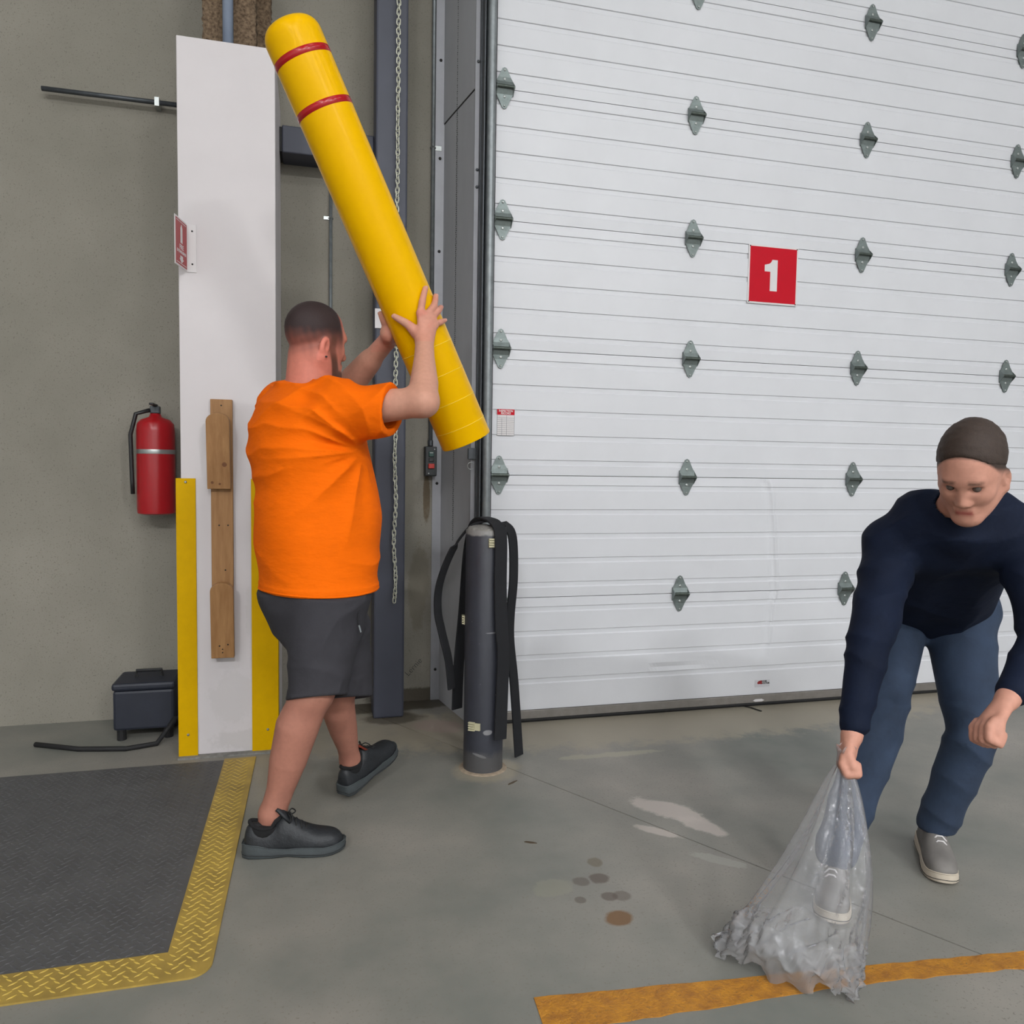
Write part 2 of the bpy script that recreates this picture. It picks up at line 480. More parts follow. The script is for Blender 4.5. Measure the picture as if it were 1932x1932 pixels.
for k in range(7):
    z0, z1 = zs[k], zs[k + 1]
    prof = section_profile(z0, z1)
    if k < 2:
        dense = []
        for (ya, za), (yb, zb) in zip(prof, prof[1:]):
            n = max(1, int(abs(za - zb) / .02))
            dense += [(ya + (yb - ya) * i / n, za + (zb - za) * i / n) for i in range(n)]
        prof = dense + [prof[-1]]
        xs = [DX0, 1.65] + [1.68 + .02 * i for i in range(32)] + [2.31 + .006 * i for i in range(34)] + [2.6, DX1]
    else:
        xs = [DX0, DX1]
    mb = MB(); n = len(prof)
    for x in xs:
        mb.v += [(x, y + (door_offset(x, z) if k < 2 else 0), z) for y, z in prof]
    for i in range(len(xs) - 1):
        for j in range(n - 1):
            mb.f.append((i * n + j, i * n + j + 1, (i + 1) * n + j + 1, (i + 1) * n + j))
    base = len(mb.v)
    mb.v += [(DX0, DY + .045, z0 + .0015), (DX1, DY + .045, z0 + .0015), (DX0, DY + .045, z1 - .0015), (DX1, DY + .045, z1 - .0015)]
    e = (len(xs) - 1) * n
    mb.f += [(base, base + 2, base + 3, base + 1), (0, base + 2, base + 3, e), (n - 1, base, base + 1, e + n - 1),
             tuple(range(n)) + (base, base + 2), tuple(e + i for i in range(n)) + (base + 1, base + 3)]
    # reversed strip order keeps the two end caps simple
    pn = mb.build('door_panel', M_white_door, door)
MB().box(DX0, DX1, DY + .006, DY + .043, .03, .0645).box(DX0, DX1, DY - .001, DY + .006, .022, .064).build('bottom_retainer', M_alu, door, bevel=.002)
MB().tube([(DX0, DY + .02, .014), (DX1, DY + .02, .014)], .0165, 10).build('bottom_seal', M_rubber, door)
MB().box(DX0 - .010, DX0 - .002, DY - .012, DY + .045, 0, 4.9).build('side_seal', M_rubber, door)
MB().prism([(2.325, .034), (2.34, .028), (2.38, .028), (2.395, .034), (2.38, .041), (2.34, .041)], 'y', DY - .006, DY + .004).build('lift_handle', M_sign_white, door, bevel=.001)

# hinges: kite-shaped leaves, barrel across the joint, bolts
def hinge_proto():
    h = empty('hinge', (0, 0, 0), parent=door)
    W = .041
    up = [(-W, .004), (-W, .030), (-.030, .050), (-.011, .090), (0, .095), (.011, .090), (.030, .050), (W, .030), (W, .004)]
    bent = MB()
    def leaf(outline, flip):
        mb = MB(); n = len(outline)
        o2 = [(x, z * flip) for x, z in outline]
        def yy(z):                     # the leaf lifts off the panel towards the barrel
            return -.004 - .014 * max(0, 1 - abs(z) / .036)
        front = [(x, yy(z) - .003, z) for x, z in o2]; back = [(x, yy(z), z) for x, z in o2]
        mid_f = [(x, yy(z) - .003, z) for x, z in [(-W, .03 * flip), (W, .03 * flip)]]
        # split into wide base and pointed tip so that the bend is crisp
        i0 = [0, 1, 7, 8]; i1 = [1, 2, 3, 4, 5, 6, 7]
        mb.v = front + back
        mb.f = [tuple(i0), tuple(i1), tuple(i + n for i in reversed(i0)), tuple(i + n for i in reversed(i1))]
        mb.f += [(i, i + n, (i + 1) % n + n, (i + 1) % n) for i in range(n)]
        return mb
    lu = leaf(up, 1).build('hinge_leaf', M_hinge, h)
    ld = leaf([(x, z * 1.0) for x, z in up], -1).build('hinge_leaf', M_hinge, h)
    ld2 = None
    MB().tube([(-.040, -.024, 0), (.046, -.024, 0)], .0085, 12).build('hinge_barrel', M_hinge_dark, h, auto=40)
    # cheek plates either side of the barrel
    ck = MB()
    for x in (-.0425, .0405):
        ck.prism([(-.002, .034), (-.030, .008), (-.034, 0), (-.030, -.010), (-.002, -.036)], 'x', x, x + .003)
    ck.build('hinge_cheek', M_hinge, h)
    for (x, z, r) in ((0, .082, .0055), (0, .040, .0068), (0, -.040, .0068), (0, -.082, .005)):
        yb = -.007 - .014 * max(0, 1 - abs(z) / .036)
        Mx = Matrix.Translation((x, yb, z)) @ Matrix.Rotation(math.pi / 2, 4, 'X')
        MB().lathe([(r, 0), (r, .003), (r * .5, .0045)], 8, Mx).build('bolt', M_bolt, h)
    return h
HX = [.883, 1.888, 2.897, 3.906, 4.915]
h0 = hinge_proto(); first = True; stems = []
for ci, hx in enumerate(HX):
    for k in range(6):
        h = h0 if first else copy_tree(h0, door)
        first = False
        x = hx - (.02 if (k == 0 and ci in (1, 2)) else 0) - (.008 * (k - 2) if ci == 1 and k > 1 else 0) * .5
        h.location = (x, DY, JOINTS[k])
        if ci == 0: stems.append(h)
for h in stems:
    MB().tube([(-.085, -.024, 0), (-.038, -.024, 0)], .006, 8).build('roller_stem', M_galv_dark, h)

# ---------------------------------------------------------------- jamb, flanges and door track
jamb = MB()
jamb.prism([(.676, 4.13), (.712, 3.93), (.755, 3.70), (.760, 3.705), (.718, 3.935), (.682, 4.13)], 'z', 0, 3.075)
jm = jamb.build('wall_jamb', M_jamb); tag(jm, kind='structure')
MB().prism([(.672, 4.13), (.708, 3.93), (.751, 3.70), (.756, 3.705), (.714, 3.935), (.678, 4.13)], 'z', 3.08, 7.4).build('jamb_panel', M_jamb, jm)
MB().prism([(.675, 4.13), (.711, 3.93), (.754, 3.70), (.758, 3.70), (.715, 3.93), (.679, 4.13)], 'z', 3.074, 3.081).build('panel_seam', M_joint_dark, jm)
MB().box(.630, .680, 4.124, 4.13, 0, 7.4).build('wall_flange', M_flange, jm)
MB().box(.752, .778, 3.692, 3.700, 0, 7.4).build('track_flange', M_flange, jm)
rv = MB()
for i in range(270):
    z = .9 + i * .0105
    x, y = .7095 + .0008 * math.sin(i * 2.1), 3.928
    rv.box(x - .0022, x + .0005, y - .004, y, z, z + .005)
tag(rv.build('perforation_row', M_print_black, jm), kind='stuff')
for z in (.17, 1.19, 2.42, 2.9, 3.4):
    Mx = Matrix.Translation((.655, 4.124, z)) @ Matrix.Rotation(math.pi / 2, 4, 'X')
    MB().lathe([(.008, 0), (.008, .003), (.004, .005)], 8, Mx).build('bolt', M_screw, jm)
for z in (2.62, 2.70, 3.2):
    Mx = Matrix.Translation((.765, 3.692, z)) @ Matrix.Rotation(math.pi / 2, 4, 'X')
    MB().lathe([(.007, 0), (.007, .004), (.004, .006)], 8, Mx).build('bolt', M_galv_dark, jm)

track = empty('door_track', (0, 0, 0)); tag(track, 'galvanised vertical steel track along the edge of the white dock door', 'door track', kind='structure')
MB().box(.772, .792, 3.655, 3.692, 0, 4.6).box(.776, .782, 3.60, 3.66, 0, 4.6).build('angle_bracket', M_galv_dark, track, bevel=.002)
arc = [(.800 + .0, 3.672)]
outl = [(.792, 3.668), (.792, 3.618)] + [(.812 + .0205 * math.cos(a), 3.605 + .0205 * math.sin(a)) for a in [math.radians(170 + 20 * i) for i in range(10)]] + [(.8335, 3.640), (.829, 3.640), (.829, 3.615)] + \
       [(.812 + .0165 * math.cos(a), 3.605 + .0165 * math.sin(a)) for a in [math.radians(350 - 20 * i) for i in range(10)]] + [(.797, 3.618), (.797, 3.668)]
MB().prism(outl, 'z', 0.0, 4.6).build('track_rail', M_galv, track, auto=35)
# spring latch with pull ring on the track flange
lt = thing('spring_latch', 'small galvanised spring latch with pull ring on the door track', 'latch', (.765, 3.684, 1.30))
MB().box(-.03, .03, -.014, .008, .02, .075).build('latch_body', M_galv_dark, lt, bevel=.003)
ringp = [(-.017 + .017 * math.cos(a), -.014, .017 * math.sin(a) - .012) for a in [2 * math.pi * i / 20 for i in range(20)]]
MB().tube(ringp, .0018, 6, closed=True).build('pull_ring', M_bolt, lt, smooth=True)
MB().tube([(.008, -.006, .02), (.010, -.004, -.45)], .003, 6).build('latch_cable', M_galv, lt)

# conduit down to the push-button station
cd = thing('electrical_conduit', 'thin steel conduit running down the concrete wall to the push-button box', 'conduit', (.617, 4.117, 0))
MB().tube([(0, 0, 1.40), (0, 0, 7.3)], .0105, 12).build('pipe', M_galv, cd, smooth=True)
for z in (2.95,):
    b = MB(); b.tube([(-.014, .004, z), (0, -.013, z), (.014, .004, z)], .004, 6); b.box(.012, .045, .004, .009, z - .012, z + .012)
    b.build('pipe_strap', M_bolt, cd)
MB().tube([(0, 0, 1.392), (0, 0, 1.42)], .0145, 12).build('connector', M_galv_dark, cd)
pb = thing('push_button_station', 'dark push-button door control box with green and red buttons', 'control box', (.614, 4.13, 1.23))
MB().box(-.031, .031, -.062, 0, 0, .157).build('box', M_box_dark, pb, bevel=.004)
MB().box(-.029, .029, -.066, -.062, .003, .154).build('cover_plate', M_box_dark, pb, bevel=.003)
bt = MB().box(-.013, .013, -.076, -.066, .103, .130).build('green_button', M_btn_green, pb, bevel=.002)
MB().box(-.009, .009, -.077, -.076, .122, .1245).build('button_mark', M_sign_white, bt)
MB().box(-.013, .013, -.072, -.066, .077, .096).build('black_button', M_black, pb, bevel=.002)
MB().box(-.016, .016, -.080, -.066, .040, .066).build('red_button', M_btn_red, pb, bevel=.003)
for p in ((.018, .142), (-.013, .014)):
    Mx = Matrix.Translation((p[0], -.066, p[1])) @ Matrix.Rotation(math.pi / 2, 4, 'X')
    MB().lathe([(.0035, 0), (.0035, .0015), (.002, .002)], 8, Mx).build('screw', M_bolt, pb)

# thin conduit on the wall behind the worker
c2 = thing('thin_conduit', 'thin bright conduit on the concrete wall behind the worker', 'conduit', (.095, 4.12, 0))
MB().tube([(0, 0, 0.3), (0, 0, 2.76)], .0085, 10).build('pipe', M_galv, c2, smooth=True)
b = MB(); b.tube([(-.012, .006, 2.54), (0, -.011, 2.54), (.012, .006, 2.54)], .003, 6); b.box(-.035, -.008, .004, .008, 2.532, 2.548); b.build('pipe_strap', M_bolt, c2)

# marker scribble on the wall
Mx = Matrix.Translation((.538, 4.1288, .187)) @ Matrix.Rotation(math.radians(47), 4, Vector((0, -1, 0))) @ Matrix.Rotation(math.pi / 2, 4, 'X')
sc = text_mesh('wall_scribble', 'Lernie', .045, M_print_black, None, Mx, .0004, -.0008)
tag(sc, 'black handwritten word scribbled low on the concrete wall', 'graffiti')

# ---------------------------------------------------------------- steel column and beam
col = thing('steel_column', 'blue-grey painted square steel column behind the hanging chain', 'column', (.378, 3.945, 0))
MB().box(-.077, .077, -.077, .077, 0, 7.4).build('shaft', M_steel_paint, col, bevel=.010)
bm_ = thing('steel_beam', 'blue-grey steel beam running from the column to the white casing', 'beam', (0, 0, 0))
MB().box(-.138, .301, 3.968, 4.13, 2.784, 2.913).build('tube', M_steel_paint, bm_, bevel=.006)
MB().box(-.1495, -.138, 3.975, 4.12, 2.79, 2.905).build('dark_gap_block', M_rubber, bm_)  # black block standing in for the dark gap at the beam's left end
ws = thing('white_notice', 'small blank white notice on the edge of the steel column', 'sign', (.325, 3.868, 1.955))
MB().box(-.025, .035, -.006, 0, 0, .095).build('plate', M_sign_white, ws, bevel=.001)

# hand chain hanging in front of the column
ch = thing('hand_chain', 'long zinc chain hanging down in front of the steel column', 'chain', (.400, 3.835, .60))
def link_mesh():
    mb = MB(); pts = []
    L_, W_ = .0118, .0085
    for i in range(16):
        a = 2 * math.pi * i / 16
        pts.append((W_ * math.cos(a), 0, (L_ if math.sin(a) > .01 else (-L_ if math.sin(a) < -.01 else 0)) * .62 + W_ * math.sin(a)))
    mb.tube(pts, .0030, 6, closed=True)
    return mb
lk = link_mesh().build('chain_link', M_chain, ch, smooth=True)
pitch = .0225
for i in range(136):
    z = .012 + i * pitch
    a = (math.pi / 2 if i % 2 else 0) + .55 + .5 * math.sin(i * .09) + .22 * math.sin(i * 1.7)
    dx = .006 * math.sin(i * .35) * math.exp(-i * .02) + .004 * (z / 3)
    o = lk if i == 0 else linked(lk, 'chain_link', ch)
    o.location = (dx, 0, z); o.rotation_euler = (0, .10 * math.sin(i * 2.3), a)
hz = .012 + 136 * pitch
MB().box(-.03, .04, -.03, .07, hz - .005, hz + .05).build('chain_bracket', M_steel_paint, ch, bevel=.004)

# ---------------------------------------------------------------- fireproofed column rising out of the white casing
def lumpy_box(x0, x1, y0, y1, z0, z1, step, amp, seed):
    r = random.Random(seed); bm = bmesh.new()
    nx, ny, nz = [max(1, int((b - a) / step)) for a, b in ((x0, x1), (y0, y1), (z0, z1))]
    idx = {}
    def v(i, j, k):
        if (i, j, k) not in idx:
            p = Vector((x0 + (x1 - x0) * i / nx, y0 + (y1 - y0) * j / ny, z0 + (z1 - z0) * k / nz))
            idx[(i, j, k)] = bm.verts.new(p + Vector((r.uniform(-amp, amp), r.uniform(-amp, amp), r.uniform(-amp, amp))))
        return idx[(i, j, k)]
    for i in range(nx):
        for k in range(nz):
            for j in (0, ny): bm.faces.new([v(i, j, k), v(i + 1, j, k), v(i + 1, j, k + 1), v(i, j, k + 1)])
    for j in range(ny):
        for k in range(nz):
            for i in (0, nx): bm.faces.new([v(i, j, k), v(i, j + 1, k), v(i, j + 1, k + 1), v(i, j, k + 1)])
    bmesh.ops.recalc_face_normals(bm, faces=bm.faces)
    me = bpy.data.meshes.new('lump'); bm.to_mesh(me); bm.free()
    for p in me.polygons: p.use_smooth = True
    return me
fp = thing('fireproofed_column', 'rough brown sprayed fireproofing on the column above the white casing', 'column', (0, 0, 0))
for nm, bx_ in (('front_flange', (-.46, -.24, 3.72, 3.79)), ('web', (-.41, -.27, 3.79, 3.93)), ('rear_flange', (-.46, -.185, 3.90, 3.99))):
    me = lumpy_box(bx_[0], bx_[1], bx_[2], bx_[3], 2.9, 4.3, .016, .005, 3); me.name = nm
    me.materials.append(M_fire); o = bpy.data.objects.new(nm, me); C.objects.link(o); o.parent = fp
pp = thing('sprinkler_pipe', 'pale blue-grey pipe standing in front of the brown fireproofing', 'pipe', (-.350, 3.66, 2.9))
MB().tube([(0, 0, 0), (0, 0, 1.5)], .0225, 16).build('pipe', M_pipe, pp, smooth=True)
wp = thing('wall_pipe', 'short steel pipe on the concrete wall beside the white casing', 'pipe', (-.70, 4.08, 2.99))
MB().tube([(-.5, 0, 0), (.09, 0, 0)], .011, 10).build('pipe', M_galv_dark, wp, smooth=True)
b = MB(); b.box(-.02, .0, -.014, .05, -.02, .02); b.build('pipe_clamp', M_bolt, wp)

# white plywood casing round the column
cs = thing('column_casing', 'tall white painted box casing round the column, yellow guards at its foot', 'column', (0, 0, 0))
MB().box(-.540, -.150, 3.530, 3.548, .008, 3.043).build('front_panel', M_casing, cs, bevel=.003)
MB().box(-.168, -.150, 3.5485, 4.13, .008, 3.04).build('side_panel', M_casing, cs, bevel=.003)
MB().box(-.540, -.522, 3.5485, 4.13, .008, 3.04).build('side_panel', M_casing, cs, bevel=.003)
MB().box(-.56, -.14, 3.50, 3.548, 0, .008).build('base_mortar', M_rough_conc, cs)
add_stains(M_casing, [((-.33, 3.53, .25), (.10, .3, .14), (0, 0, 0), srgb(200, 196, 193), .25, 2.2),
                      ((-.24, 3.53, .62), (.05, .3, .16), (0, 0, 0), srgb(200, 196, 193), .25, 2.2),
                      ((-.3, 3.53, .06), (.14, .3, .05), (0, 0, 0), srgb(186, 182, 177), .3, 2.0)])
def guard(x0, x1, side, label):
    t = thing('corner_guard', label, 'corner guard', ((x0 + x1) / 2, 3.53, .002), 0, 'yellow corner guards')
    w = (x1 - x0) / 2
    b = MB(); b.box(-w, w, -.006, -.001, 0, 1.216)
    xs_ = -w if side < 0 else w
    if side < 0: b.box(-w, -w + .005, -.001, .075, 0, 1.216)
    else: b.box(w - .005, w, -.001, .075, 0, 1.216)
    b.build('angle', M_yellow_guard, t, bevel=.0015)
    for z in (1.20, .1):
        Mx = Matrix.Translation((0.0 if side < 0 else .01, -.006, z)) @ Matrix.Rotation(math.pi / 2, 4, 'X')
        MB().lathe([(.006, 0), (.0055, .003), (.003, .005)], 10, Mx).build('screw', M_bolt, t)
guard(-.560, -.481, -1, 'yellow corner guard on the left edge of the white casing')
guard(-.256, -.1435, 1, 'yellow corner guard on the right edge of the casing, behind the worker')

# pine hanger board
hb = thing('wooden_hanger', 'pine board with two round-topped pegs screwed to the white casing', 'hanger', (-.3725, 3.53, .452))
MB().box(-.044, .044, -.030, -.001, 0, 1.104).build('back_board', M_wood, hb, bevel=.002)
def peg(x, z0, h, tilt):
    n = 12; w = .0465; hh = h - .028
    o = [(-w, 0), (w, 0), (w, hh - .012)] + [(w * math.cos(a), hh - .012 + .036 * math.sin(a)) for a in [math.pi * i / n for i in range(1, n)]] + [(-w, hh - .012)]
    Mx = Matrix.Translation((x, -.032, z0)) @ Matrix.Rotation(tilt, 4, 'X')
    p = MB().prism(o, 'y', -.032, 0, Mx).build('peg_board', M_wood, hb, bevel=.002)
    return p, Mx
p1_, m1_ = peg(-.008, .727, .325, .13)
p2_, m2_ = peg(.002, -.002, .335, .09)
for (x, z, y) in ((0, 1.078, -.030), (-.012, .566, -.030), (.024, .566, -.030), (.012, .372, -.030)):
    Mx = Matrix.Translation((x, y, z)) @ Matrix.Rotation(math.pi / 2, 4, 'X')
    MB().lathe([(.0035, -.001), (.0035, .0006), (.002, .001)], 8, Mx).build('screw', M_screw, hb)
for (mm, pts) in ((m1_, ((.024, .105, .010), (-.026, .028, .006), (0.004, .022, .005))), (m2_, ((-.012, .055, .0035), (.022, .06, .0035), (0, .04, .003), (0, .025, .003)))):
    par = p1_ if mm is m1_ else p2_
    for (x, z, r) in pts:
        Mx = mm @ Matrix.Translation((x, -.032, z)) @ Matrix.Rotation(math.pi / 2, 4, 'X')
        MB().lathe([(r, -.001), (r, .0005), (r * .4, .0006)], 10, Mx).build('knot', mat('pine_knot', srgb(118, 76, 44), .6) if r > .004 else M_screw, par)

# projecting fire-extinguisher sign
fs = thing('projecting_sign', 'red and white projecting extinguisher sign with a down arrow on the casing', 'sign', (-.507, 3.53, 2.086))
MB().box(0, .038, -.003, -.0005, -.002, .196).build('mounting_flange', M_sign_white, fs, bevel=.0008)
for z in (.032, .168):
    Mx = Matrix.Translation((.022, -.003, z)) @ Matrix.Rotation(math.pi / 2, 4, 'X')
    MB().lathe([(.004, 0), (.0035, .002), (.002, .003)], 8, Mx).build('screw', M_screw, fs)
SP = Matrix.Rotation(math.radians(-10), 4, 'Z') @ Matrix.Rotation(math.radians(-90), 4, 'Z')   # local x -> out of the wall
W_, H_ = .142, .196
panel = MB().box(0, W_, -.0012, .0012, 0, H_, SP).build('sign_panel', M_sign_white, fs, bevel=.0006)
MB().box(.004, W_ - .009, .0012, .0018, .007, H_ - .007, SP).build('red_field', M_sign_red2, panel)
SPt = SP @ Matrix.Translation((0, .0019, 0)) @ Matrix.Rotation(math.pi, 4, 'Z') @ Matrix.Rotation(math.pi / 2, 4, 'X')
def spt(x, z): return SPt @ Matrix.Translation((-x, z, 0))
b = MB()
b.box(.012, W_ - .017, .0018, .0022, H_ - .016, H_ - .0135, SP); b.box(.012, W_ - .017, .0018, .0022, .0135, .016, SP)
b.build('white_line', M_sign_white, panel)
ic = MB(); ic.prism([(.057, .098), (.080, .098), (.080, .158), (.074, .166), (.071, .172), (.066, .172), (.063, .166), (.057, .158)], 'y', .0018, .0024, SP)
ic.build('extinguisher_icon', M_sign_white, panel)
ar = MB(); ar.prism([(.053, .046), (.083, .046), (.083, .034), (.094, .034), (.068, .017), (.042, .034), (.053, .034)], 'y', .0018, .0024, SP)
ar.build('arrow', M_sign_white, panel)
text_mesh('lettering', 'FIRE', .026, M_sign_white, panel, spt(.068, .081), .0003, .0006)
text_mesh('lettering', 'EXTINGUISHER', .0158, M_sign_white, panel, spt(.068, .061), .0003, .0005)

# fire extinguisher on the wall, half hidden by the casing
fe = thing('fire_extinguisher', 'red fire extinguisher on the wall half hidden behind the white casing', 'extinguisher', (-.725, 4.02, 1.03))
MB().lathe([(.06, 0), (.084, .008), (.086, .03), (.086, .40), (.082, .435), (.066, .455), (.03, .468), (.022, .485)], 32).build('cylinder', M_ext_red, fe, auto=50)
MB().lathe([(.0865, .292), (.0868, .293), (.0868, .312), (.0865, .313)], 32).build('silver_band', M_bolt, fe, auto=50)
MB().box(-.022, .022, -.02, .02, .485, .52).build('valve', M_galv_dark, fe, bevel=.004)
MB().box(-.01, .01, -.10, .015, .52, .53).build('lever', M_black, fe, bevel=.003)
MB().tube([(-.02, -.02, .50), (-.08, -.03, .48), (-.105, -.03, .38), (-.1, -.03, .16), (-.098, -.03, .10)], .010, 8).build('hose', M_black, fe, smooth=True)
MB().box(-.03, .03, .07, .11, .30, .36).build('wall_bracket', M_galv_dark, fe)

# dark box and hose on the floor beside the casing
nb = thing('floor_case', 'dark navy plastic case on the floor behind the yellow guard', 'case', (-.72, 3.90, 0))
MB().box(-.16, .10, -.11, .11, .05, .235).build('body', M_navy_box, nb, bevel=.012)
MB().box(-.165, .105, -.115, .115, .235, .27).build('lid', M_navy_box, nb, bevel=.012)
for x in (-.13, .07):
    for y in (-.08, .08):
        MB().tube([(x, y, 0), (x, y, .052)], .02, 10).build('foot', M_rubber, nb)
MB().tube([(-.08, 0, .27), (-.08, 0, .30), (.03, 0, .30), (.03, 0, .27)], .008, 8).build('handle', M_black, nb)
hs = MB().tube([(-.60, 3.80, .09), (-.615, 3.775, .10), (-.64, 3.75, .06), (-.68, 3.70, .012), (-.80, 3.66, .012), (-1.0, 3.7, .012), (-1.2, 3.8, .012)], .011, 8).build('rubber_hose', M_rubber, smooth=True)
tag(hs, 'black rubber hose trailing over the floor from the dark case', 'hose')

# ---------------------------------------------------------------- signs on the door
dsn = thing('dock_number_sign', 'square red dock sign with a white number 1 on the white door', 'sign', (2.355, DY, 2.315))
MB().box(-.148, .148, -.003, -.0005, -.152, .152).build('plate', M_sign_white, dsn, bevel=.001)
MB().box(-.1385, .1385, -.0042, -.003, -.1425, .1425).build('red_face', M_sign_red, dsn)
one = [(-.018, -.083), (.024, -.083), (.024, .079), (-.008, .079), (-.014, .066), (-.026, .057), (-.052, .051), (-.052, .017), (-.018, .017)]
MB().prism(one, 'y', -.0052, -.0042).build('numeral', M_sign_white, dsn)
for x in (-.142, .142):
    for z in (-.146, .146):
        Mx = Matrix.Translation((x * .98, -.003, z * .98)) @ Matrix.Rotation(math.pi / 2, 4, 'X')
        MB().lathe([(.0035, 0), (.003, .002), (.001, .003)], 8, Mx).build('screw', M_screw, dsn)

ins = thing('inspection_sticker', 'small inspection record sticker with a red heading on the white door', 'sticker', (.9145, DY - .0001, 1.502))
W2, H2 = .0435, .0635
pl_ = MB().box(-W2, W2, -.0012, -.0002, -H2, H2).build('sheet', M_sign_white, ins)
MB().box(-W2, W2, -.0018, -.0012, H2 - .027, H2).build('heading_band', M_sign_red, pl_)
FR = Matrix.Rotation(math.pi / 2, 4, 'X')
text_mesh('lettering', 'INSPECTION', .0125, M_sign_white, pl_, Matrix.Translation((0, -.0019, H2 - .0085)) @ FR, .0002, .0004)
text_mesh('lettering', 'RECORD', .0125, M_sign_white, pl_, Matrix.Translation((0, -.0019, H2 - .0195)) @ FR, .0002, .0004)
gr = MB()
for i in range(10):
    z = H2 - .042 - i * .0094
    gr.box(-W2, W2, -.0016, -.0012, z - .0006, z + .0006)
for x, zt in ((-W2 + .0006, H2 - .027), (-.020, H2 - .042), (.004, H2 - .027), (W2 - .0006, H2 - .027)):
    gr.box(x - .0006, x + .0006, -.0016, -.0012, -H2, zt)
gr.build('table_lines', M_print_grey, pl_)

lg = thing('maker_sticker', 'tiny maker sticker with a red emblem low on the white door', 'sticker', (2.381, DY - .0001, .13))
MB().box(-.045, .045, -.0010, -.0002, -.022, .016).build('sheet', mat('grey_sticker', srgb(206, 206, 210), .4), lg)
em = [(-.028, -.006), (-.032, .001), (-.024, .010), (-.012, .013), (-.004, .012), (-.002, -.006)]
MB().prism(em, 'y', -.0018, -.0010).build('emblem', mat('emblem_red', srgb(140, 30, 34), .5), lg)
text_mesh('lettering', 'DOOR', .0125, M_print_black, lg, Matrix.Translation((.008, -.0014, .008)) @ FR, .0003, .0006)
text_mesh('lettering', 'DOCTOR', .0125, M_print_black, lg, Matrix.Translation((.017, -.0014, -.003)) @ FR, .0003, .0006)

# ---------------------------------------------------------------- bollard, foam strips, spacers
bo = thing('bollard', 'bare slate-grey pipe bollard standing before the dock door', 'bollard', (.71, 3.147, 0))
MB().lathe([(.084, 0), (.084, 1.02), (.082, 1.024), (.076, 1.024)], 48, close_ends=False).build('pipe', M_bollard_paint, bo, auto=50)
r2 = random.Random(5); rings = []
for (r, z) in ((.079, 1.0), (.079, 1.026), (.070, 1.034), (.045, 1.040), (.015, 1.043)):
    rings.append([Vector(((r + r2.uniform(-.002, .002)) * math.cos(a), (r + r2.uniform(-.002, .002)) * math.sin(a), z + r2.uniform(-.003, .003))) for a in [2 * math.pi * k / 24 for k in range(24)]])
MB().loft(rings).build('concrete_fill', M_rough_conc, bo, smooth=True)
MB().lathe([(.103, 0), (.096, .004), (.0845, .006)], 32, close_ends=False).build('floor_grout', mat('pale_grout', srgb(178, 160, 138), .95, var=.4, vscale=50), bo)
add_stains(M_bollard_paint, [((.0, -.084, .18), (.022, .3, .012), (0, 0, 0), srgb(150, 150, 152), .8, 1.2),
                             ((-.03, -.08, .08), (.03, .3, .006), (0, .3, 0), srgb(150, 150, 152), .7, 1.4),
                             ((.03, -.08, .60), (.05, .3, .004), (0, 0, 0), srgb(140, 140, 142), .7, 1.6),
                             ((0, 0, .0), (.3, .3, .10), (0, 0, 0), srgb(92, 90, 88), .6, .8),
                             ((0, 0, 1.03), (.3, .3, .03), (0, 0, 0), srgb(150, 148, 144), .8, .9)])
def smooth_path(pts, n=6):
    pts = [Vector(p) for p in pts]; out = []
    for i in range(len(pts) - 1):
        p0, p1, p2, p3 = pts[max(i - 1, 0)], pts[i], pts[i + 1], pts[min(i + 2, len(pts) - 1)]
        for k in range(n):
            t = k / n
            out.append(.5 * ((2 * p1) + (p2 - p0) * t + (2 * p0 - 5 * p1 + 4 * p2 - p3) * t * t + (3 * p1 - p0 - 3 * p2 + p3) * t ** 3))
    out.append(pts[-1])
    return out
def strap(pts, w0, w1, width, thick, label):
    path = smooth_path(pts); n = len(path)
    wd = []
    for i in range(n):
        t = i / (n - 1)
        wd.append(Vector(w0(t)))
    o = MB().ribbon(path, wd, width, thick).build('foam_strip', M_foam, auto=40)
    return tag(o, label, 'foam strip', 'foam strips')
SA = [(.588, 3.242, .321), (.575, 3.254, .447), (.546, 3.269, .573), (.530, 3.279, .664), (.537, 3.275, .779), (.582, 3.245, .919),
      (.640, 3.205, 1.018), (.690, 3.185, 1.052), (.74, 3.18, 1.056), (.806, 3.20, 1.034), (.842, 3.208, .981), (.849, 3.206, .807), (.838, 3.209, .644), (.836, 3.201, .529), (.856, 3.194, .342), (.882, 3.19, .02)]
strap(SA, lambda t: (.70, .75, 0) if t < .35 else ((.2, 1, 0) if t < .6 else (.85, .55, 0)), None, .052, .009, 'foam strip looping out to both sides over the bollard top')
SB = [(.625, 3.308, .21), (.63, 3.30, .42), (.652, 3.315, .651), (.664, 3.300, .888), (.679, 3.270, 1.02), (.697, 3.225, 1.064), (.718, 3.165, 1.068),
      (.738, 3.095, 1.055), (.752, 3.056, 1.005), (.752, 3.049, .803), (.758, 3.047, .629), (.768, 3.045, .52), (.765, 3.046, .365), (.76, 3.045, .154)]
strap(SB, lambda t: (.95, .5, 0) if t < .4 else (1, .25, 0), None, .056, .009, 'foam strip hanging straight down the front of the bollard')
def spacer(loc, rotz, double, label):
    t = thing('ribbed_spacer', label, 'spacer', loc, rotz, 'cream spacers')
    MB().box(-.014, .014, -.005, 0, -.019, .019).build('pad', M_cream, t, bevel=.001)
    for k in range(4):
        MB().box(-.014, .014, -.012, -.005, -.017 + .010 * k, -.011 + .010 * k).build('rib', M_cream, t, bevel=.001)
    if double: MB().box(.014, .036, -.004, .006, -.015, .015).build('tab', M_cream, t, bevel=.001)
spacer((.716, 3.0625, .975), .03, False, 'cream ribbed spacer stuck near the bollard top')
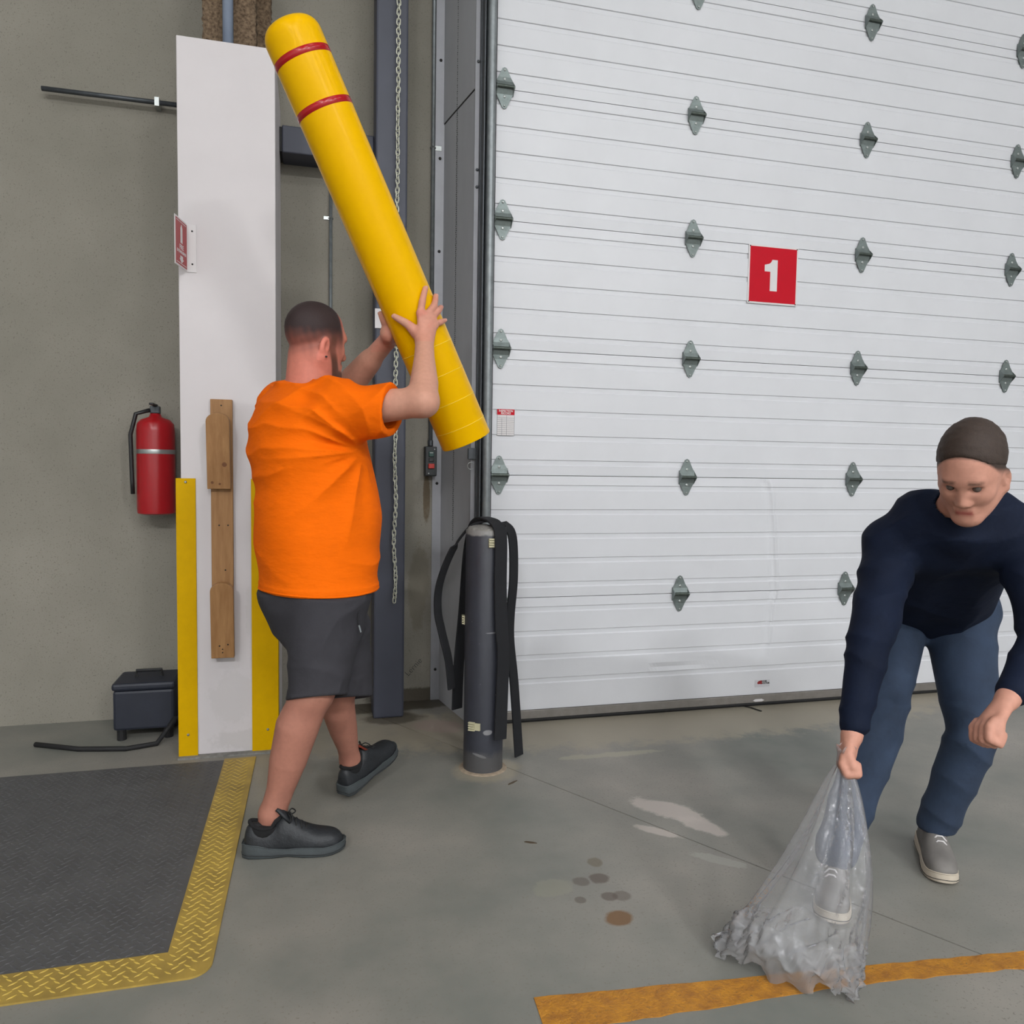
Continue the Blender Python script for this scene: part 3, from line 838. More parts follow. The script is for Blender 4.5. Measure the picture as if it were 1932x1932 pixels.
spacer((.648, 3.086, .204), -.62, True, 'cream ribbed spacer stuck low on the bollard')
spacer((.6265, 3.163, .64), -1.70, False, 'cream ribbed spacer on the side of the bollard, halfway up')

# ---------------------------------------------------------------- floor plates and markings
def lozenges(x0, x1, y0, y1, px_, skip=None):
    mb = MB(); row = 0; y = y0 + .012
    while y < y1 - .01:
        x = x0 + .014 + (px_ / 2 if row % 2 else 0); c = row
        while x < x1 - .010:
            if not skip or not skip(x, y):
                ang = math.radians(38 if (c % 2) else -38) + math.radians(0)
                l, w, h = .0125, .0034, .0016
                ca, sa = math.cos(ang), math.sin(ang)
                def q(u, v_, z): return (x + u * ca - v_ * sa, y + u * sa + v_ * ca, z)
                mb.add([q(-l, 0, 0), q(0, -w, 0), q(l, 0, 0), q(0, w, 0), q(-l * .6, 0, h), q(0, -w * .4, h), q(l * .6, 0, h), q(0, w * .4, h)],
                       [(0, 1, 5, 4), (1, 2, 6, 5), (2, 3, 7, 6), (3, 0, 4, 7), (4, 5, 6, 7)])
            x += px_; c += 1
        y += .0175; row += 1
    return mb
PX0, PX1, PY0, PY1 = -1.9, -.248, 1.985, 3.452
tp = thing('tread_plate', 'grey chequered steel floor plate in front of the white casing', 'floor plate', (0, 0, 0))
MB().box(PX0 + .12, PX1 - .1185, PY0 + .12, PY1, .0002, .0042).build('plate', M_tread_grey, tp)
tz = lozenges(PX0 + .12, PX1 - .1185, PY0 + .12, PY1, .029)
tag(tz.build('tread_pattern', M_tread_grey_hi, tp, loc=(0, 0, .0042)), kind='stuff')
ys = thing('tread_border', 'worn yellow chequered steel border strip along the grey floor plate', 'floor plate', (0, 0, 0))
cr_ = .055
arcp = [(PX1 - cr_ + cr_ * math.sin(a), PY0 + cr_ - cr_ * math.cos(a)) for a in [math.radians(9 * i) for i in range(11)]]
outl = [(PX0, PY0)] + arcp + [(PX1 + .012, PY1 + .012), (PX1 - .118, PY1 + .012), (PX1 - .118, PY0 + .1195), (PX0, PY0 + .1195)]
MB().prism(outl, 'z', .0002, .0052).build('plate', M_tread_yellow, ys)
tz = lozenges(PX1 - .118, PX1, PY0 + .02, PY1 + .01, .029, lambda x, y: x > PX1 - .04 and y < PY0 + .05)
tz2 = lozenges(PX0, PX1 - .118, PY0 + .01, PY0 + .12, .029)
n_ = len(tz.v); tz.v += tz2.v; tz.f += [tuple(i + n_ for i in f) for f in tz2.f]
tag(tz.build('tread_pattern', M_tread_yellow_hi, ys, loc=(0, 0, .0052)), kind='stuff')

st = MB(); rr = random.Random(11); top = []; bot = []
for i in range(61):
    t = i / 60; x = .524 + t * 2.4
    top.append((x, 1.722 - .083 * (x - .524) / .85 + rr.uniform(-.002, .002)))
    bot.append((x - .006, min(1.600 - .020 * (x - .524) / .8, top[-1][1] - .062) + rr.uniform(-.003, .003)))
st.prism(top + bot[::-1], 'z', .0, .0022)
fl = st.build('floor_stripe', M_stripe)
tag(fl, 'orange-yellow cracked paint stripe across the concrete floor', 'floor marking')
for (x, y, a, l) in ((.729, 2.466, -.5, .022), (.794, 2.962, .6, .03)):
    b = MB().prism([(-l, -.002), (0, -.005), (l, .0), (l * .3, .004), (-l * .7, .003)], 'z', 0, .003, Matrix.Translation((x, y, 0)) @ Matrix.Rotation(a, 4, 'Z')).build('wood_chip', M_chip)
    tag(b, 'sliver of brown wood lying on the concrete near the bollard foot' if l > .025 else 'sliver of brown wood lying on open concrete before the bollard', 'debris')
b = MB().ribbon([(2.27, 3.668, .004), (2.30, 3.63, .005), (2.326, 3.562, .004)], [(1, .2, 0)] * 3, .008, .003).build('cable_tie', M_rubber)
tag(b, 'black tie end sticking out under the dock door', 'tie')

# ---------------------------------------------------------------- the yellow bollard cover
CT = Vector((-.0755, 2.6251, 2.6831)); CB = Vector((.5457, 2.7623, 1.3816))
axis = (CB - CT); CL = axis.length; axis.normalize()
q = Vector((0, 0, -1)).rotation_difference(axis)       # local -z runs from the cap to the open end
cv = thing('bollard_cover', 'bright yellow bollard cover with two red bands carried by the worker', 'bollard cover', CT)
cv.rotation_mode = 'QUATERNION'; cv.rotation_quaternion = q
RCV = .093
prof = [(.002, .0)]
prof += [(RCV - .048 + .048 * math.sin(a), -.052 + .048 * math.cos(a) + .003 * math.cos(a)) for a in [math.radians(10 * i) for i in range(0, 10)]]
prof = [(.002, .002), (.03, .0012)] + prof[1:] + [(RCV, -.12), (RCV, -CL + .004), (RCV - .002, -CL), (RCV - .007, -CL), (RCV - .007, -.06), (.05, -.02), (.002, -.018)]
MB().lathe(prof, 64, close_ends=False).build('shell', M_cover, cv, auto=40)
for s in (.118, .276):
    MB().lathe([(RCV + .0002, -s - .011), (RCV + .0009, -s - .0105), (RCV + .0009, -s + .0105), (RCV + .0002, -s + .011)], 64, close_ends=False).build('red_band', M_red_tape, cv, smooth=True)
for d in (.062, .155, .255, .355):
    ring = [((RCV + .0002) * math.cos(a), (RCV + .0002) * math.sin(a), -CL + d) for a in [2 * math.pi * i / 64 for i in range(64)]]
    MB().tube(ring, .0011, 5, closed=True).build('score_line', M_cover_line, cv, smooth=True)

# ---------------------------------------------------------------- people: smooth implicit bodies turned into one mesh each
class Field:
    """signed distances on a grid; smooth unions of tapered limbs, meshed as one continuous surface"""
    def __init__(s, lo, hi, h):
        s.h = h; s.lo = np.array(lo, float)
        n = np.ceil((np.array(hi) - s.lo) / h).astype(int) + 1
        s.ax = [s.lo[i] + h * np.arange(n[i]) for i in range(3)]
        s.D = np.full(n, .2, np.float32)
    def box(s, lo, hi):
        sl = []
        for i in range(3):
            a = max(0, int(math.floor((lo[i] - s.lo[i]) / s.h))); b = min(len(s.ax[i]), int(math.ceil((hi[i] - s.lo[i]) / s.h)) + 1)
            if b <= a: return None
            sl.append(slice(a, b))
        return tuple(sl)
    def grid(s, sl):
        return (s.ax[0][sl[0]][:, None, None], s.ax[1][sl[1]][None, :, None], s.ax[2][sl[2]][None, None, :])
    def merge(s, sl, d, k, mode):
        D = s.D[sl]
        if mode == 'add':
            h = np.clip(.5 + .5 * (D - d) / k, 0, 1); s.D[sl] = D * (1 - h) + d * h - k * h * (1 - h)
        else:
            d = -d; h = np.clip(.5 - .5 * (D - d) / k, 0, 1); s.D[sl] = D * (1 - h) + d * h + k * h * (1 - h)
    def limb(s, a, b, ra, rb, k=.02, flat=None, mode='add'):
        a = np.array(a, float); b = np.array(b, float); m_ = max(ra, rb) * (1.3 if flat else 1) + k + .02
        sl = s.box(np.minimum(a, b) - m_, np.maximum(a, b) + m_)
        if sl is None: return
        X, Y, Z = s.grid(sl); ab = b - a; L2 = max(ab @ ab, 1e-12)
        t = np.clip(((X - a[0]) * ab[0] + (Y - a[1]) * ab[1] + (Z - a[2]) * ab[2]) / L2, 0, 1)
        dx, dy, dz = X - a[0] - t * ab[0], Y - a[1] - t * ab[1], Z - a[2] - t * ab[2]
        q2 = dx * dx + dy * dy + dz * dz
        r = ra + (rb - ra) * t
        if flat:
            nv, f = np.array(flat[0], float), flat[1]; nv = nv / np.linalg.norm(nv)
            dn = dx * nv[0] + dy * nv[1] + dz * nv[2]
            q2 = q2 + dn * dn * (1 / f ** 2 - 1)
            d = (np.sqrt(q2) - r) * (.5 + .5 * f)
        else:
            d = np.sqrt(q2) - r
        s.merge(sl, d.astype(np.float32), k, mode)
    def chain(s, pts, rads, k=.02, flat=None):
        """one tapering limb through several joints, joined to the rest once"""
        pts = [np.array(q, float) for q in pts]; m_ = max(rads) + k + .02
        sl = s.box(np.min(pts, 0) - m_, np.max(pts, 0) + m_)
        if sl is None: return
        X, Y, Z = s.grid(sl); best = None
        for a, b, ra, rb in zip(pts, pts[1:], rads, rads[1:]):
            ab = b - a; L2 = max(ab @ ab, 1e-12)
            t = np.clip(((X - a[0]) * ab[0] + (Y - a[1]) * ab[1] + (Z - a[2]) * ab[2]) / L2, 0, 1)
            d = np.sqrt((X - a[0] - t * ab[0]) ** 2 + (Y - a[1] - t * ab[1]) ** 2 + (Z - a[2] - t * ab[2]) ** 2) - (ra + (rb - ra) * t)
            best = d if best is None else np.minimum(best, d)
        s.merge(sl, best.astype(np.float32), k, 'add')
    def inside_stack(s, levels, heading, zmin, inset, power=2.3):
        """keeps what lies above zmin within a torso stack"""
        lv = np.array(sorted(levels)); X, Y, Z = s.grid(tuple(slice(0, len(a)) for a in s.ax))
        cx, cy, a, b = [np.interp(Z, lv[:, 0], lv[:, j]) for j in range(1, 5)]
        u = (X - cx) * heading[0] + (Y - cy) * heading[1]; v = (X - cx) * heading[1] - (Y - cy) * heading[0]
        d = (((np.abs(u) / (a - inset)) ** power + (np.abs(v) / (b - inset)) ** power) ** (1 / power) - 1) * np.minimum(a, b)
        w = np.clip((Z - zmin) / .03, 0, 1)
        s.D = np.where(Z > zmin, np.maximum(s.D, d - (1 - w) * .05), s.D).astype(np.float32)
    def blob(s, c, R, rad, k=.02, mode='add'):
        """ellipsoid: rows of R are its axes"""
        c = np.array(c, float); m_ = max(rad) + k + .02
        sl = s.box(c - m_, c + m_)
        if sl is None: return
        X, Y, Z = s.grid(sl); X = X - c[0]; Y = Y - c[1]; Z = Z - c[2]
        k0 = 0; k1 = 0
        for i in range(3):
            u = X * R[i][0] + Y * R[i][1] + Z * R[i][2]
            k0 = k0 + (u / rad[i]) ** 2; k1 = k1 + (u / rad[i] ** 2) ** 2
        k0 = np.sqrt(k0); k1 = np.sqrt(k1) + 1e-9
        s.merge(sl, (k0 * (k0 - 1) / k1).astype(np.float32), k, mode)
    def stack(s, levels, heading, k=.02, inset=0.0, fold=None, z0=None, z1=None, power=2.3):
        """torso built of superelliptic slices (z, cx, cy, half depth, half width)"""
        lv = np.array(sorted(levels)); zz = lv[:, 0]
        zf = np.linspace(zz[0], zz[-1], 200); cols = []
        for j in range(1, 5):
            v = np.interp(zf, zz, lv[:, j]); pad = np.pad(v, 6, 'edge'); cols.append(np.convolve(pad, np.ones(13) / 13, 'valid'))
        z0 = zz[0] if z0 is None else z0; z1 = zz[-1] if z1 is None else z1
        rm = lv[:, 3:5].max() + k + .03
        lo = (lv[:, 1].min() - rm, lv[:, 2].min() - rm, z0 - .03); hi = (lv[:, 1].max() + rm, lv[:, 2].max() + rm, z1 + .03)
        sl = s.box(lo, hi); X, Y, Z = s.grid(sl)
        cx, cy, a, b = [np.interp(Z, zf, c) for c in cols]
        a = a - inset; b = b - inset
        hx, hy = heading
        u = (X - cx) * hx + (Y - cy) * hy; v = (X - cx) * hy - (Y - cy) * hx
        rr_ = ((np.abs(u) / a) ** power + (np.abs(v) / b) ** power) ** (1 / power)
        d = (rr_ - 1) * np.minimum(a, b)
        d = np.maximum(d, np.maximum(z0 - Z, Z - z1))
        s.merge(sl, d.astype(np.float32), k, 'add')
    def plane_cut(s, p, n, lo=None, hi=None, k=.002):
        """removes what lies on the side the normal points to"""
        sl = s.box(lo, hi) if lo is not None else tuple(slice(0, len(a)) for a in s.ax)
        X, Y, Z = s.grid(sl); n = np.array(n, float); n = n / np.linalg.norm(n)
        d = (X - p[0]) * n[0] + (Y - p[1]) * n[1] + (Z - p[2]) * n[2]
        s.D[sl] = np.maximum(s.D[sl], d.astype(np.float32))
    def displace(s, fn):
        X, Y, Z = s.grid(tuple(slice(0, len(a)) for a in s.ax))
        s.D = s.D + fn(X, Y, Z).astype(np.float32)
    def mesh(s):
        D = s.D; I = D < 0; nx, ny, nz = D.shape
        acc = np.zeros((nx - 1, ny - 1, nz - 1, 3), np.float32); cnt = np.zeros((nx - 1, ny - 1, nz - 1), np.uint8)
        quads = []
        cross = []
        for axis in range(3):
            A = [slice(None)] * 3; B = [slice(None)] * 3
            A[axis] = slice(0, -1); B[axis] = slice(1, None)
            cr_ = I[tuple(A)] != I[tuple(B)]
            e = np.argwhere(cr_)
            if len(e) == 0: continue
            e2 = e.copy(); e2[:, axis] += 1
            da = D[tuple(e.T)]; db = D[tuple(e2.T)]
            t = da / (da - db); pos = e.astype(np.float32); pos[:, axis] += t
            o1, o2 = [(1, 2), (2, 0), (0, 1)][axis]
            cells = []
            ok = (e[:, o1] > 0) & (e[:, o2] > 0) & (e[:, o1] < D.shape[o1] - 1) & (e[:, o2] < D.shape[o2] - 1)
            e = e[ok]; pos = pos[ok]; sgn = I[tuple(e.T)]
            for (d1, d2) in ((-1, -1), (0, -1), (0, 0), (-1, 0)):
                c = e.copy(); c[:, o1] += d1; c[:, o2] += d2; cells.append(c)
                np.add.at(acc, tuple(c.T), pos); np.add.at(cnt, tuple(c.T), 1)
            cross.append((cells, sgn))
        idx = -np.ones(cnt.shape, np.int64); act = np.argwhere(cnt > 0)
        idx[tuple(act.T)] = np.arange(len(act))
        P_ = acc[tuple(act.T)] / cnt[tuple(act.T)][:, None] * s.h + s.lo
        F_ = []
        for cells, sgn in cross:
            qd = np.stack([idx[tuple(c.T)] for c in cells], 1)
            qd[~sgn] = qd[~sgn][:, ::-1]
            F_.append(qd)
        return P_, np.concatenate(F_)

def mesh_obj(name, V_, F_, mat_, parent, smooth_iter=0, color=None):
    me = bpy.data.meshes.new(name)
    if smooth_iter:
        e = np.concatenate([F_[:, [0, 1]], F_[:, [1, 2]], F_[:, [2, 3]], F_[:, [3, 0]]])
        for it in range(smooth_iter):
            acc = np.zeros_like(V_); n = np.zeros(len(V_))
            np.add.at(acc, e[:, 0], V_[e[:, 1]]); np.add.at(acc, e[:, 1], V_[e[:, 0]]); np.add.at(n, e[:, 0], 1); np.add.at(n, e[:, 1], 1)
            V_ = V_ + .5 * (acc / n[:, None] - V_)
    me.vertices.add(len(V_)); me.vertices.foreach_set('co', np.ascontiguousarray(V_, np.float32).ravel())
    me.loops.add(F_.size); me.loops.foreach_set('vertex_index', np.ascontiguousarray(F_, np.int32).ravel())
    me.polygons.add(len(F_)); me.polygons.foreach_set('loop_start', np.arange(0, F_.size, 4, dtype=np.int32))
    me.polygons.foreach_set('loop_total', np.full(len(F_), 4, np.int32))
    me.polygons.foreach_set('use_smooth', np.ones(len(F_), bool))
    me.update(calc_edges=True); me.validate()
    if color is not None:
        at = me.color_attributes.new('Col', 'FLOAT_COLOR', 'POINT')
        at.data.foreach_set('color', np.concatenate([color, np.ones((len(color), 1))], 1).astype(np.float32).ravel())
    me.materials.append(mat_)
    o = bpy.data.objects.new(name, me); C.objects.link(o)
    if parent: o.parent = parent
    return o

def vn(x): x = np.array(x, float); return x / np.linalg.norm(x)
def sm(x, a, b):
    t = np.clip((x - a) / (b - a), 0, 1); return t * t * (3 - 2 * t)
def vnoise(X, Y, Z, f, seed=0):
    """cheap smooth noise out of sines"""
    r = np.random.default_rng(seed); out = 0
    for i in range(5):
        w = r.normal(size=3) * f; p = r.uniform(0, 6.28)
        out = out + np.sin(X * w[0] + Y * w[1] + Z * w[2] + p)
    return out / 5

def add_head(F, c, fwd, up, S=1.0, beard=False):
    f = vn(fwd); u = np.array(up, float); u = vn(u - f * (u @ f)); r = np.cross(f, u)   # r = the person's right
    c = np.array(c, float)
    L = lambda a, b, d: c + (f * a + r * b + u * d) * S
    R = (f, r, u)
    F.blob(L(-.012, 0, .040), R, (.104 * S, .080 * S, .095 * S), .01)
    F.blob(L(.030, 0, -.015), R, (.068 * S, .066 * S, .105 * S), .03)
    for s in (-1, 1):
        F.limb(L(-.012, .052 * s, -.055), L(.068, .016 * s, -.100), .030 * S, .024 * S, .03)
        F.blob(L(.058, .036 * s, -.022), R, (.028 * S, .026 * S, .026 * S), .02)
    F.blob(L(.076, 0, -.101), R, (.022 * S, .026 * S, .021 * S), .02)
    F.limb(L(.080, -.032, .030), L(.080, .032, .030), .014 * S, .014 * S, .02)
    F.limb(L(.090, 0, .010), L(.105, 0, -.030), .009 * S, .0125 * S, .012)
    F.blob(L(.098, -.012, -.036), R, (.010 * S, .009 * S, .008 * S), .008); F.blob(L(.098, .012, -.036), R, (.010 * S, .009 * S, .008 * S), .008)
    F.limb(L(.088, -.018, -.064), L(.088, .018, -.064), .009 * S, .009 * S, .008)
    F.limb(L(.086, -.014, -.076), L(.086, .014, -.076), .009 * S, .009 * S, .008)
    for s in (-1, 1):
        F.blob(L(.094, .031 * s, .008), R, (.012 * S, .016 * S, .010 * S), .010, 'sub')
        # ear: a tilted shell with a hollow concha and a lobe
        ef = vn(f * .93 - u * .20 + r * (-.25 * s)); eu = vn(u - ef * (u @ ef)); er = np.cross(ef, eu)
        F.blob(L(-.006, .0785 * s, -.018), (ef, er, eu), (.0205 * S, .0105 * S, .034 * S), .004)
        F.blob(L(-.003, .078 * s, -.052), (ef, er, eu), (.012 * S, .009 * S, .013 * S), .006)
        F.blob(L(.002, .0895 * s, -.016), (ef, er, eu), (.0112 * S, .0100 * S, .021 * S), .003, 'sub')
    return L, R

def head_coords(V_, c, fwd, up, S=1.0):
    f = vn(fwd); u = np.array(up, float); u = vn(u - f * (u @ f)); r = np.cross(f, u)
    q = (V_ - np.array(c)) / S
    return q @ f, q @ r, q @ u

def shoe_mesh(L_, side):
    """uppers and sole lofted from heel to toe; local x forward, y to the left, z up"""
    st_ = [  # x, half width, inner shift, top height, top flatness
        (.000, .016, 0, .060), (.006, .028, 0, .084), (.022, .036, 0, .097), (.05, .0385, 0, .090), (.075, .0385, .000, .080), (.10, .039, .001, .092),
        (.120, .040, .002, .116), (.14, .0415, .003, .110), (.165, .0445, .004, .095), (.195, .048, .005, .080), (.225, .0495, .006, .070),
        (.255, .048, .007, .067), (.28, .043, .008, .063), (.297, .034, .009, .054), (.307, .022, .010, .043), (.312, .010, .010, .034)]
    k = L_ / .312; up = []; n = 18
    for (x, w, sh, h) in st_:
        ring = []
        for i in range(n):
            a = math.pi * i / (n - 1)
            ca, sa = math.cos(a), math.sin(a)
            p = 2.4 if x > .18 else 2.0
            y = w * math.copysign(abs(ca) ** (2 / p), ca); z = .022 + (h - .022) * abs(sa) ** (2 / 2.6)
            if .1 > x > .03 and abs(ca) > .3: z = .022 + (h - .012 * (abs(ca) - .3) - .022) * abs(sa) ** (2 / 2.6)
            ring.append(Vector((x * k, (y + sh * side * -1) * 1.0, z)))
        ring += [Vector((x * k, ring[-1].y * (1 - 2 * j / 5) * .98 + 0, .020)) for j in range(1, 3)]
        up.append(ring)
    sole = []; sw = [(-.006, .018), (-.002, .030), (.018, .040), (.05, .043), (.09, .0425), (.14, .044), (.19, .050), (.225, .053), (.255, .0515), (.282, .046), (.302, .035), (.314, .022), (.319, .010)]
    for (x, w) in sw:
        heel = max(0, 1 - x / .11) if x > 0 else 1
        top = .025 + .014 * heel + .008 * max(0, (x - .24) / .08) + .003 * math.sin(x * 40)
        bot = .000 + .010 * max(0, (x - .25) / .07) ** 2 + (.004 if .09 < x < .15 else 0) + .006 * max(0, (.0 - x) / .006)
        sh = .010 * max(0, min(1, x / .31)) * -side
        r_ = .004
        sole.append([Vector((x * k, sh + y, z)) for y, z in ((-w, bot + r_), (-w + r_, bot), (w - r_, bot), (w, bot + r_), (w, (top + bot) / 2), (w - .003, top), (-w + .003, top), (-w, (top + bot) / 2))])
    return up, sole

def add_shoe(parent, M_, L_, side, m_up, m_sole, m_lace, name='shoe', m_collar=None, m_tongue=None):
    up, sole = shoe_mesh(L_, side)
    M_ = M_ @ Matrix.Scale(1.16, 4, (0, 0, 1))
    sh = MB().loft([[M_ @ p for p in r] for r in up]).build(name, m_up, parent, smooth=True)
    ss = sh.modifiers.new('subdiv', 'SUBSURF'); ss.levels = 1; ss.render_levels = 1
    so = MB().loft([[M_ @ p for p in r] for r in sole]).build('sole', m_sole, sh, auto=50)
    k = L_ / .312
    edge = [r[4] * .5 + r[3] * .5 for r in sole] + [r[7] * .5 + r[0] * .5 for r in reversed(sole)]
    MB().tube([M_ @ p for p in edge], .0013, 5, closed=True).build('sole_groove', M_rubber, sh, smooth=True)
    welt = [r[5] + Vector((0, -.001, .001)) for r in sole] + [r[6] + Vector((0, .001, .001)) for r in reversed(sole)]
    MB().tube([M_ @ p for p in welt], .0022, 6, closed=True).build('welt', m_sole, sh, smooth=True)
    for i in range(4):
        x = .145 + .017 * i; h = np.interp(x, [.12, .14, .165, .195, .225], [.116, .110, .095, .080, .070])
        pts = [M_ @ Vector((x * k + .004, -.020, h - .010)), M_ @ Vector((x * k, -.008, h + .002)), M_ @ Vector((x * k, .008, h + .002)), M_ @ Vector((x * k + .004, .020, h - .010))]
        MB().tube(pts, .0028, 6).build('lace', m_lace, sh, smooth=True)
    bow = []
    for s in (-1, 1):
        pts = [Vector((.137 * k, 0, .118)), Vector((.146 * k, .014 * s, .124)), Vector((.156 * k, .026 * s, .112)), Vector((.148 * k, .016 * s, .108)), Vector((.137 * k, 0, .116))]
        MB().tube([M_ @ p for p in smooth_path(pts, 4)], .0022, 6).build('lace', m_lace, sh, smooth=True)
    # padded collar and tongue
    col_ = [Vector((.066 * k + .050 * k * math.cos(a), .030 * math.sin(a), .083 + .014 * math.cos(a) ** 2 + (.012 if math.cos(a) > .7 else 0))) for a in [2 * math.pi * i / 24 for i in range(24)]]
    MB().tube([M_ @ p for p in col_], .0065, 8, closed=True).build('collar', m_collar or m_up, sh, smooth=True)
    tg = [[M_ @ Vector((x * k, y, z + .0 - abs(y) * .3)) for y in (-.022, -.012, 0, .012, .022)] + [M_ @ Vector((x * k - .006, y, z - .004 - abs(y) * .3)) for y in (.022, .012, 0, -.012, -.022)] for x, z in ((.150, .103), (.128, .122), (.112, .138), (.106, .142))]
    MB().loft(tg).build('tongue', m_tongue or m_up, sh, smooth=True)
    return sh

# ---------------------------------------------------------------- the worker carrying the cover
K = {
'pelvis': (0.0283, 2.7321, 0.9049), 'r_hip': (0.0687, 2.6301, 0.9313), 'l_hip': (-0.0112, 2.836, 0.9099),
'r_knee': (0.003, 2.5805, 0.5392), 'r_ankle': (-0.1275, 2.6188, 0.1213), 'l_knee': (0.0893, 2.8229, 0.4723), 'l_ankle': (0.143, 2.964, 0.152),
'chest': (-0.0106, 2.7724, 1.3729), 'neck0': (0.0002, 2.7796, 1.5292), 'neck1': (0.0002, 2.7914, 1.6309),
'r_sho': (0.1069, 2.5719, 1.4699), 'l_sho': (-0.1132, 2.9742, 1.5178), 'r_elb': (0.3390, 2.4080, 1.4890), 'l_elb': (0.1151, 3.0625, 1.563),
'head': (0.0163, 2.7974, 1.7093),
'r_index': [(0.3555, 2.6157, 1.8068), (0.3599, 2.6167, 1.8389), (0.3657, 2.6212, 1.8648), (0.372, 2.6292, 1.8881)],
'r_middle': [(0.3816, 2.6221, 1.8044), (0.4038, 2.6395, 1.8339), (0.4102, 2.6544, 1.8563), (0.4138, 2.6707, 1.8731)],
'r_ring': [(0.3989, 2.6284, 1.7942), (0.4179, 2.6471, 1.8184), (0.4272, 2.6626, 1.8289), (0.4333, 2.6803, 1.8382)],
'r_pinky': [(0.4084, 2.6303, 1.772), (0.4268, 2.6432, 1.7807), (0.4365, 2.6537, 1.7864), (0.4445, 2.6658, 1.7916)],
'r_thumb': [(0.3404, 2.6186, 1.7378), (0.3159, 2.6232, 1.7617), (0.2936, 2.6312, 1.7758), (0.27, 2.6439, 1.7907)],
'r_palm': [(0.3713, 2.6093, 1.7363), (0.3549, 2.6103, 1.8005), (0.3807, 2.6157, 1.7979), (0.3959, 2.6205, 1.7891), (0.4033, 2.6207, 1.7683)],
'r_wrist': (0.3668, 2.6008, 1.7101), 'l_wrist': (0.2712, 2.8575, 1.7471),
'l_palm': [(0.258, 2.7702, 1.7505), (0.2655, 2.7972, 1.807), (0.2762, 2.7996, 1.7845), (0.2848, 2.8014, 1.7666), (0.2901, 2.8007, 1.7445)],
'l_index': [(0.2667, 2.7925, 1.8126), (0.2887, 2.8091, 1.836), (0.3149, 2.8147, 1.8602), (0.3418, 2.8086, 1.8835)],
'l_middle': [(0.277, 2.7948, 1.7911), (0.3007, 2.8117, 1.8109), (0.3286, 2.8177, 1.8315), (0.3572, 2.812, 1.8512)],
'l_ring': [(0.2873, 2.7971, 1.7695), (0.3127, 2.8144, 1.7857), (0.3423, 2.8207, 1.8027), (0.3726, 2.8154, 1.8189)],
'l_pinky': [(0.2976, 2.7993, 1.748), (0.3247, 2.817, 1.7605), (0.356, 2.8238, 1.774), (0.3881, 2.8188, 1.7865)],
'l_thumb': [(0.2756, 2.8048, 1.7506), (0.2571, 2.7697, 1.7737), (0.2444, 2.7536, 1.7941), (0.2328, 2.7477, 1.8161)],
}
TORSO = [(0.8626, 0.0239, 2.7305, 0.1895, 0.2229), (0.9214, 0.0221, 2.7348, 0.1921, 0.2234), (0.9856, 0.0186, 2.7398, 0.1975, 0.2244), (1.0426, 0.0213, 2.7428, 0.2063, 0.2292), (1.1198, 0.0222, 2.7475, 0.2063, 0.2292), (1.1951, 0.0169, 2.7538, 0.1973, 0.2295), (1.2555, 0.0036, 2.7611, 0.1938, 0.2422), (1.3232, -0.0115, 2.7694, 0.1892, 0.2557), (1.3617, -0.0195, 2.774, 0.1858, 0.2581), (1.4223, -0.0195, 2.7779, 0.1785, 0.2549), (1.4738, -0.0204, 2.7814, 0.1641, 0.2413), (1.5235, -0.0141, 2.783, 0.1359, 0.2192), (1.5603, -0.0078, 2.7837, 0.1015, 0.1751)]
HEADING = (.931, .364)
HEAD_F = vn((.88, .42, -.10)); HEAD_U = (0.05, 0, 1)
k3 = {k: (np.array(v) if not isinstance(v, list) else [np.array(p) for p in v]) for k, v in K.items()}
lerp = lambda a, b, t: np.array(a) * (1 - t) + np.array(b) * t

worker = thing('person', 'worker in orange T-shirt and dark shorts carrying the yellow cover overhead', 'person', (-.03, 2.72, 0))
off = Vector(worker.location)
M_skin = attr_mat('skin', .55, .12, 70, .15, 260, .0008, .3, sss=.0)

F = Field((-.33, 2.30, .02), (.50, 3.20, 1.90), .0042)
# legs
rk, ra, lk_, la = k3['r_knee'], k3['r_ankle'], k3['l_knee'], k3['l_ankle']
def leg(hip, knee, ank, calf_r, knee_r, ank_r, back):
    F.limb(lerp(hip, knee, .1), knee, .085, knee_r + .004, .02)
    c1 = lerp(knee, ank, .27) + np.array(back) * .016; c2 = lerp(knee, ank, .55) + np.array(back) * .008
    F.chain([knee, c1, c2, lerp(knee, ank, .8), ank], [knee_r, calf_r, calf_r * .86, ank_r * 1.08, ank_r], .03)
    F.blob(knee - np.array(back) * .022, np.eye(3), (.040, .040, .045), .03)
    F.limb(ank, ank + np.array((0, 0, -.05)), ank_r, ank_r * .95, .02)
leg(k3['r_hip'], rk, ra, .071, .063, .042, (-.85, .1, -.3))
leg(k3['l_hip'], lk_, la, .060, .058, .037, (-.5, -.6, 0))
# feet inside the shoes
F.limb(ra + np.array((-.02, .0, -.055)), (-.02, 2.575, .045), .034, .03, .02)
F.limb(la + np.array((0, 0, -.045)), (.24, 3.06, .09), .030, .028, .02)
# trunk under the clothes
F.stack([(z, x, y, a - .03, b - .03) for z, x, y, a, b in TORSO if z < 1.5], HEADING, .02, z0=.86, z1=1.47)
F.limb(k3['r_hip'] + np.array((-.02, .02, -.05)), k3['l_hip'] + np.array((-.01, 0, -.05)), .08, .08, .03)
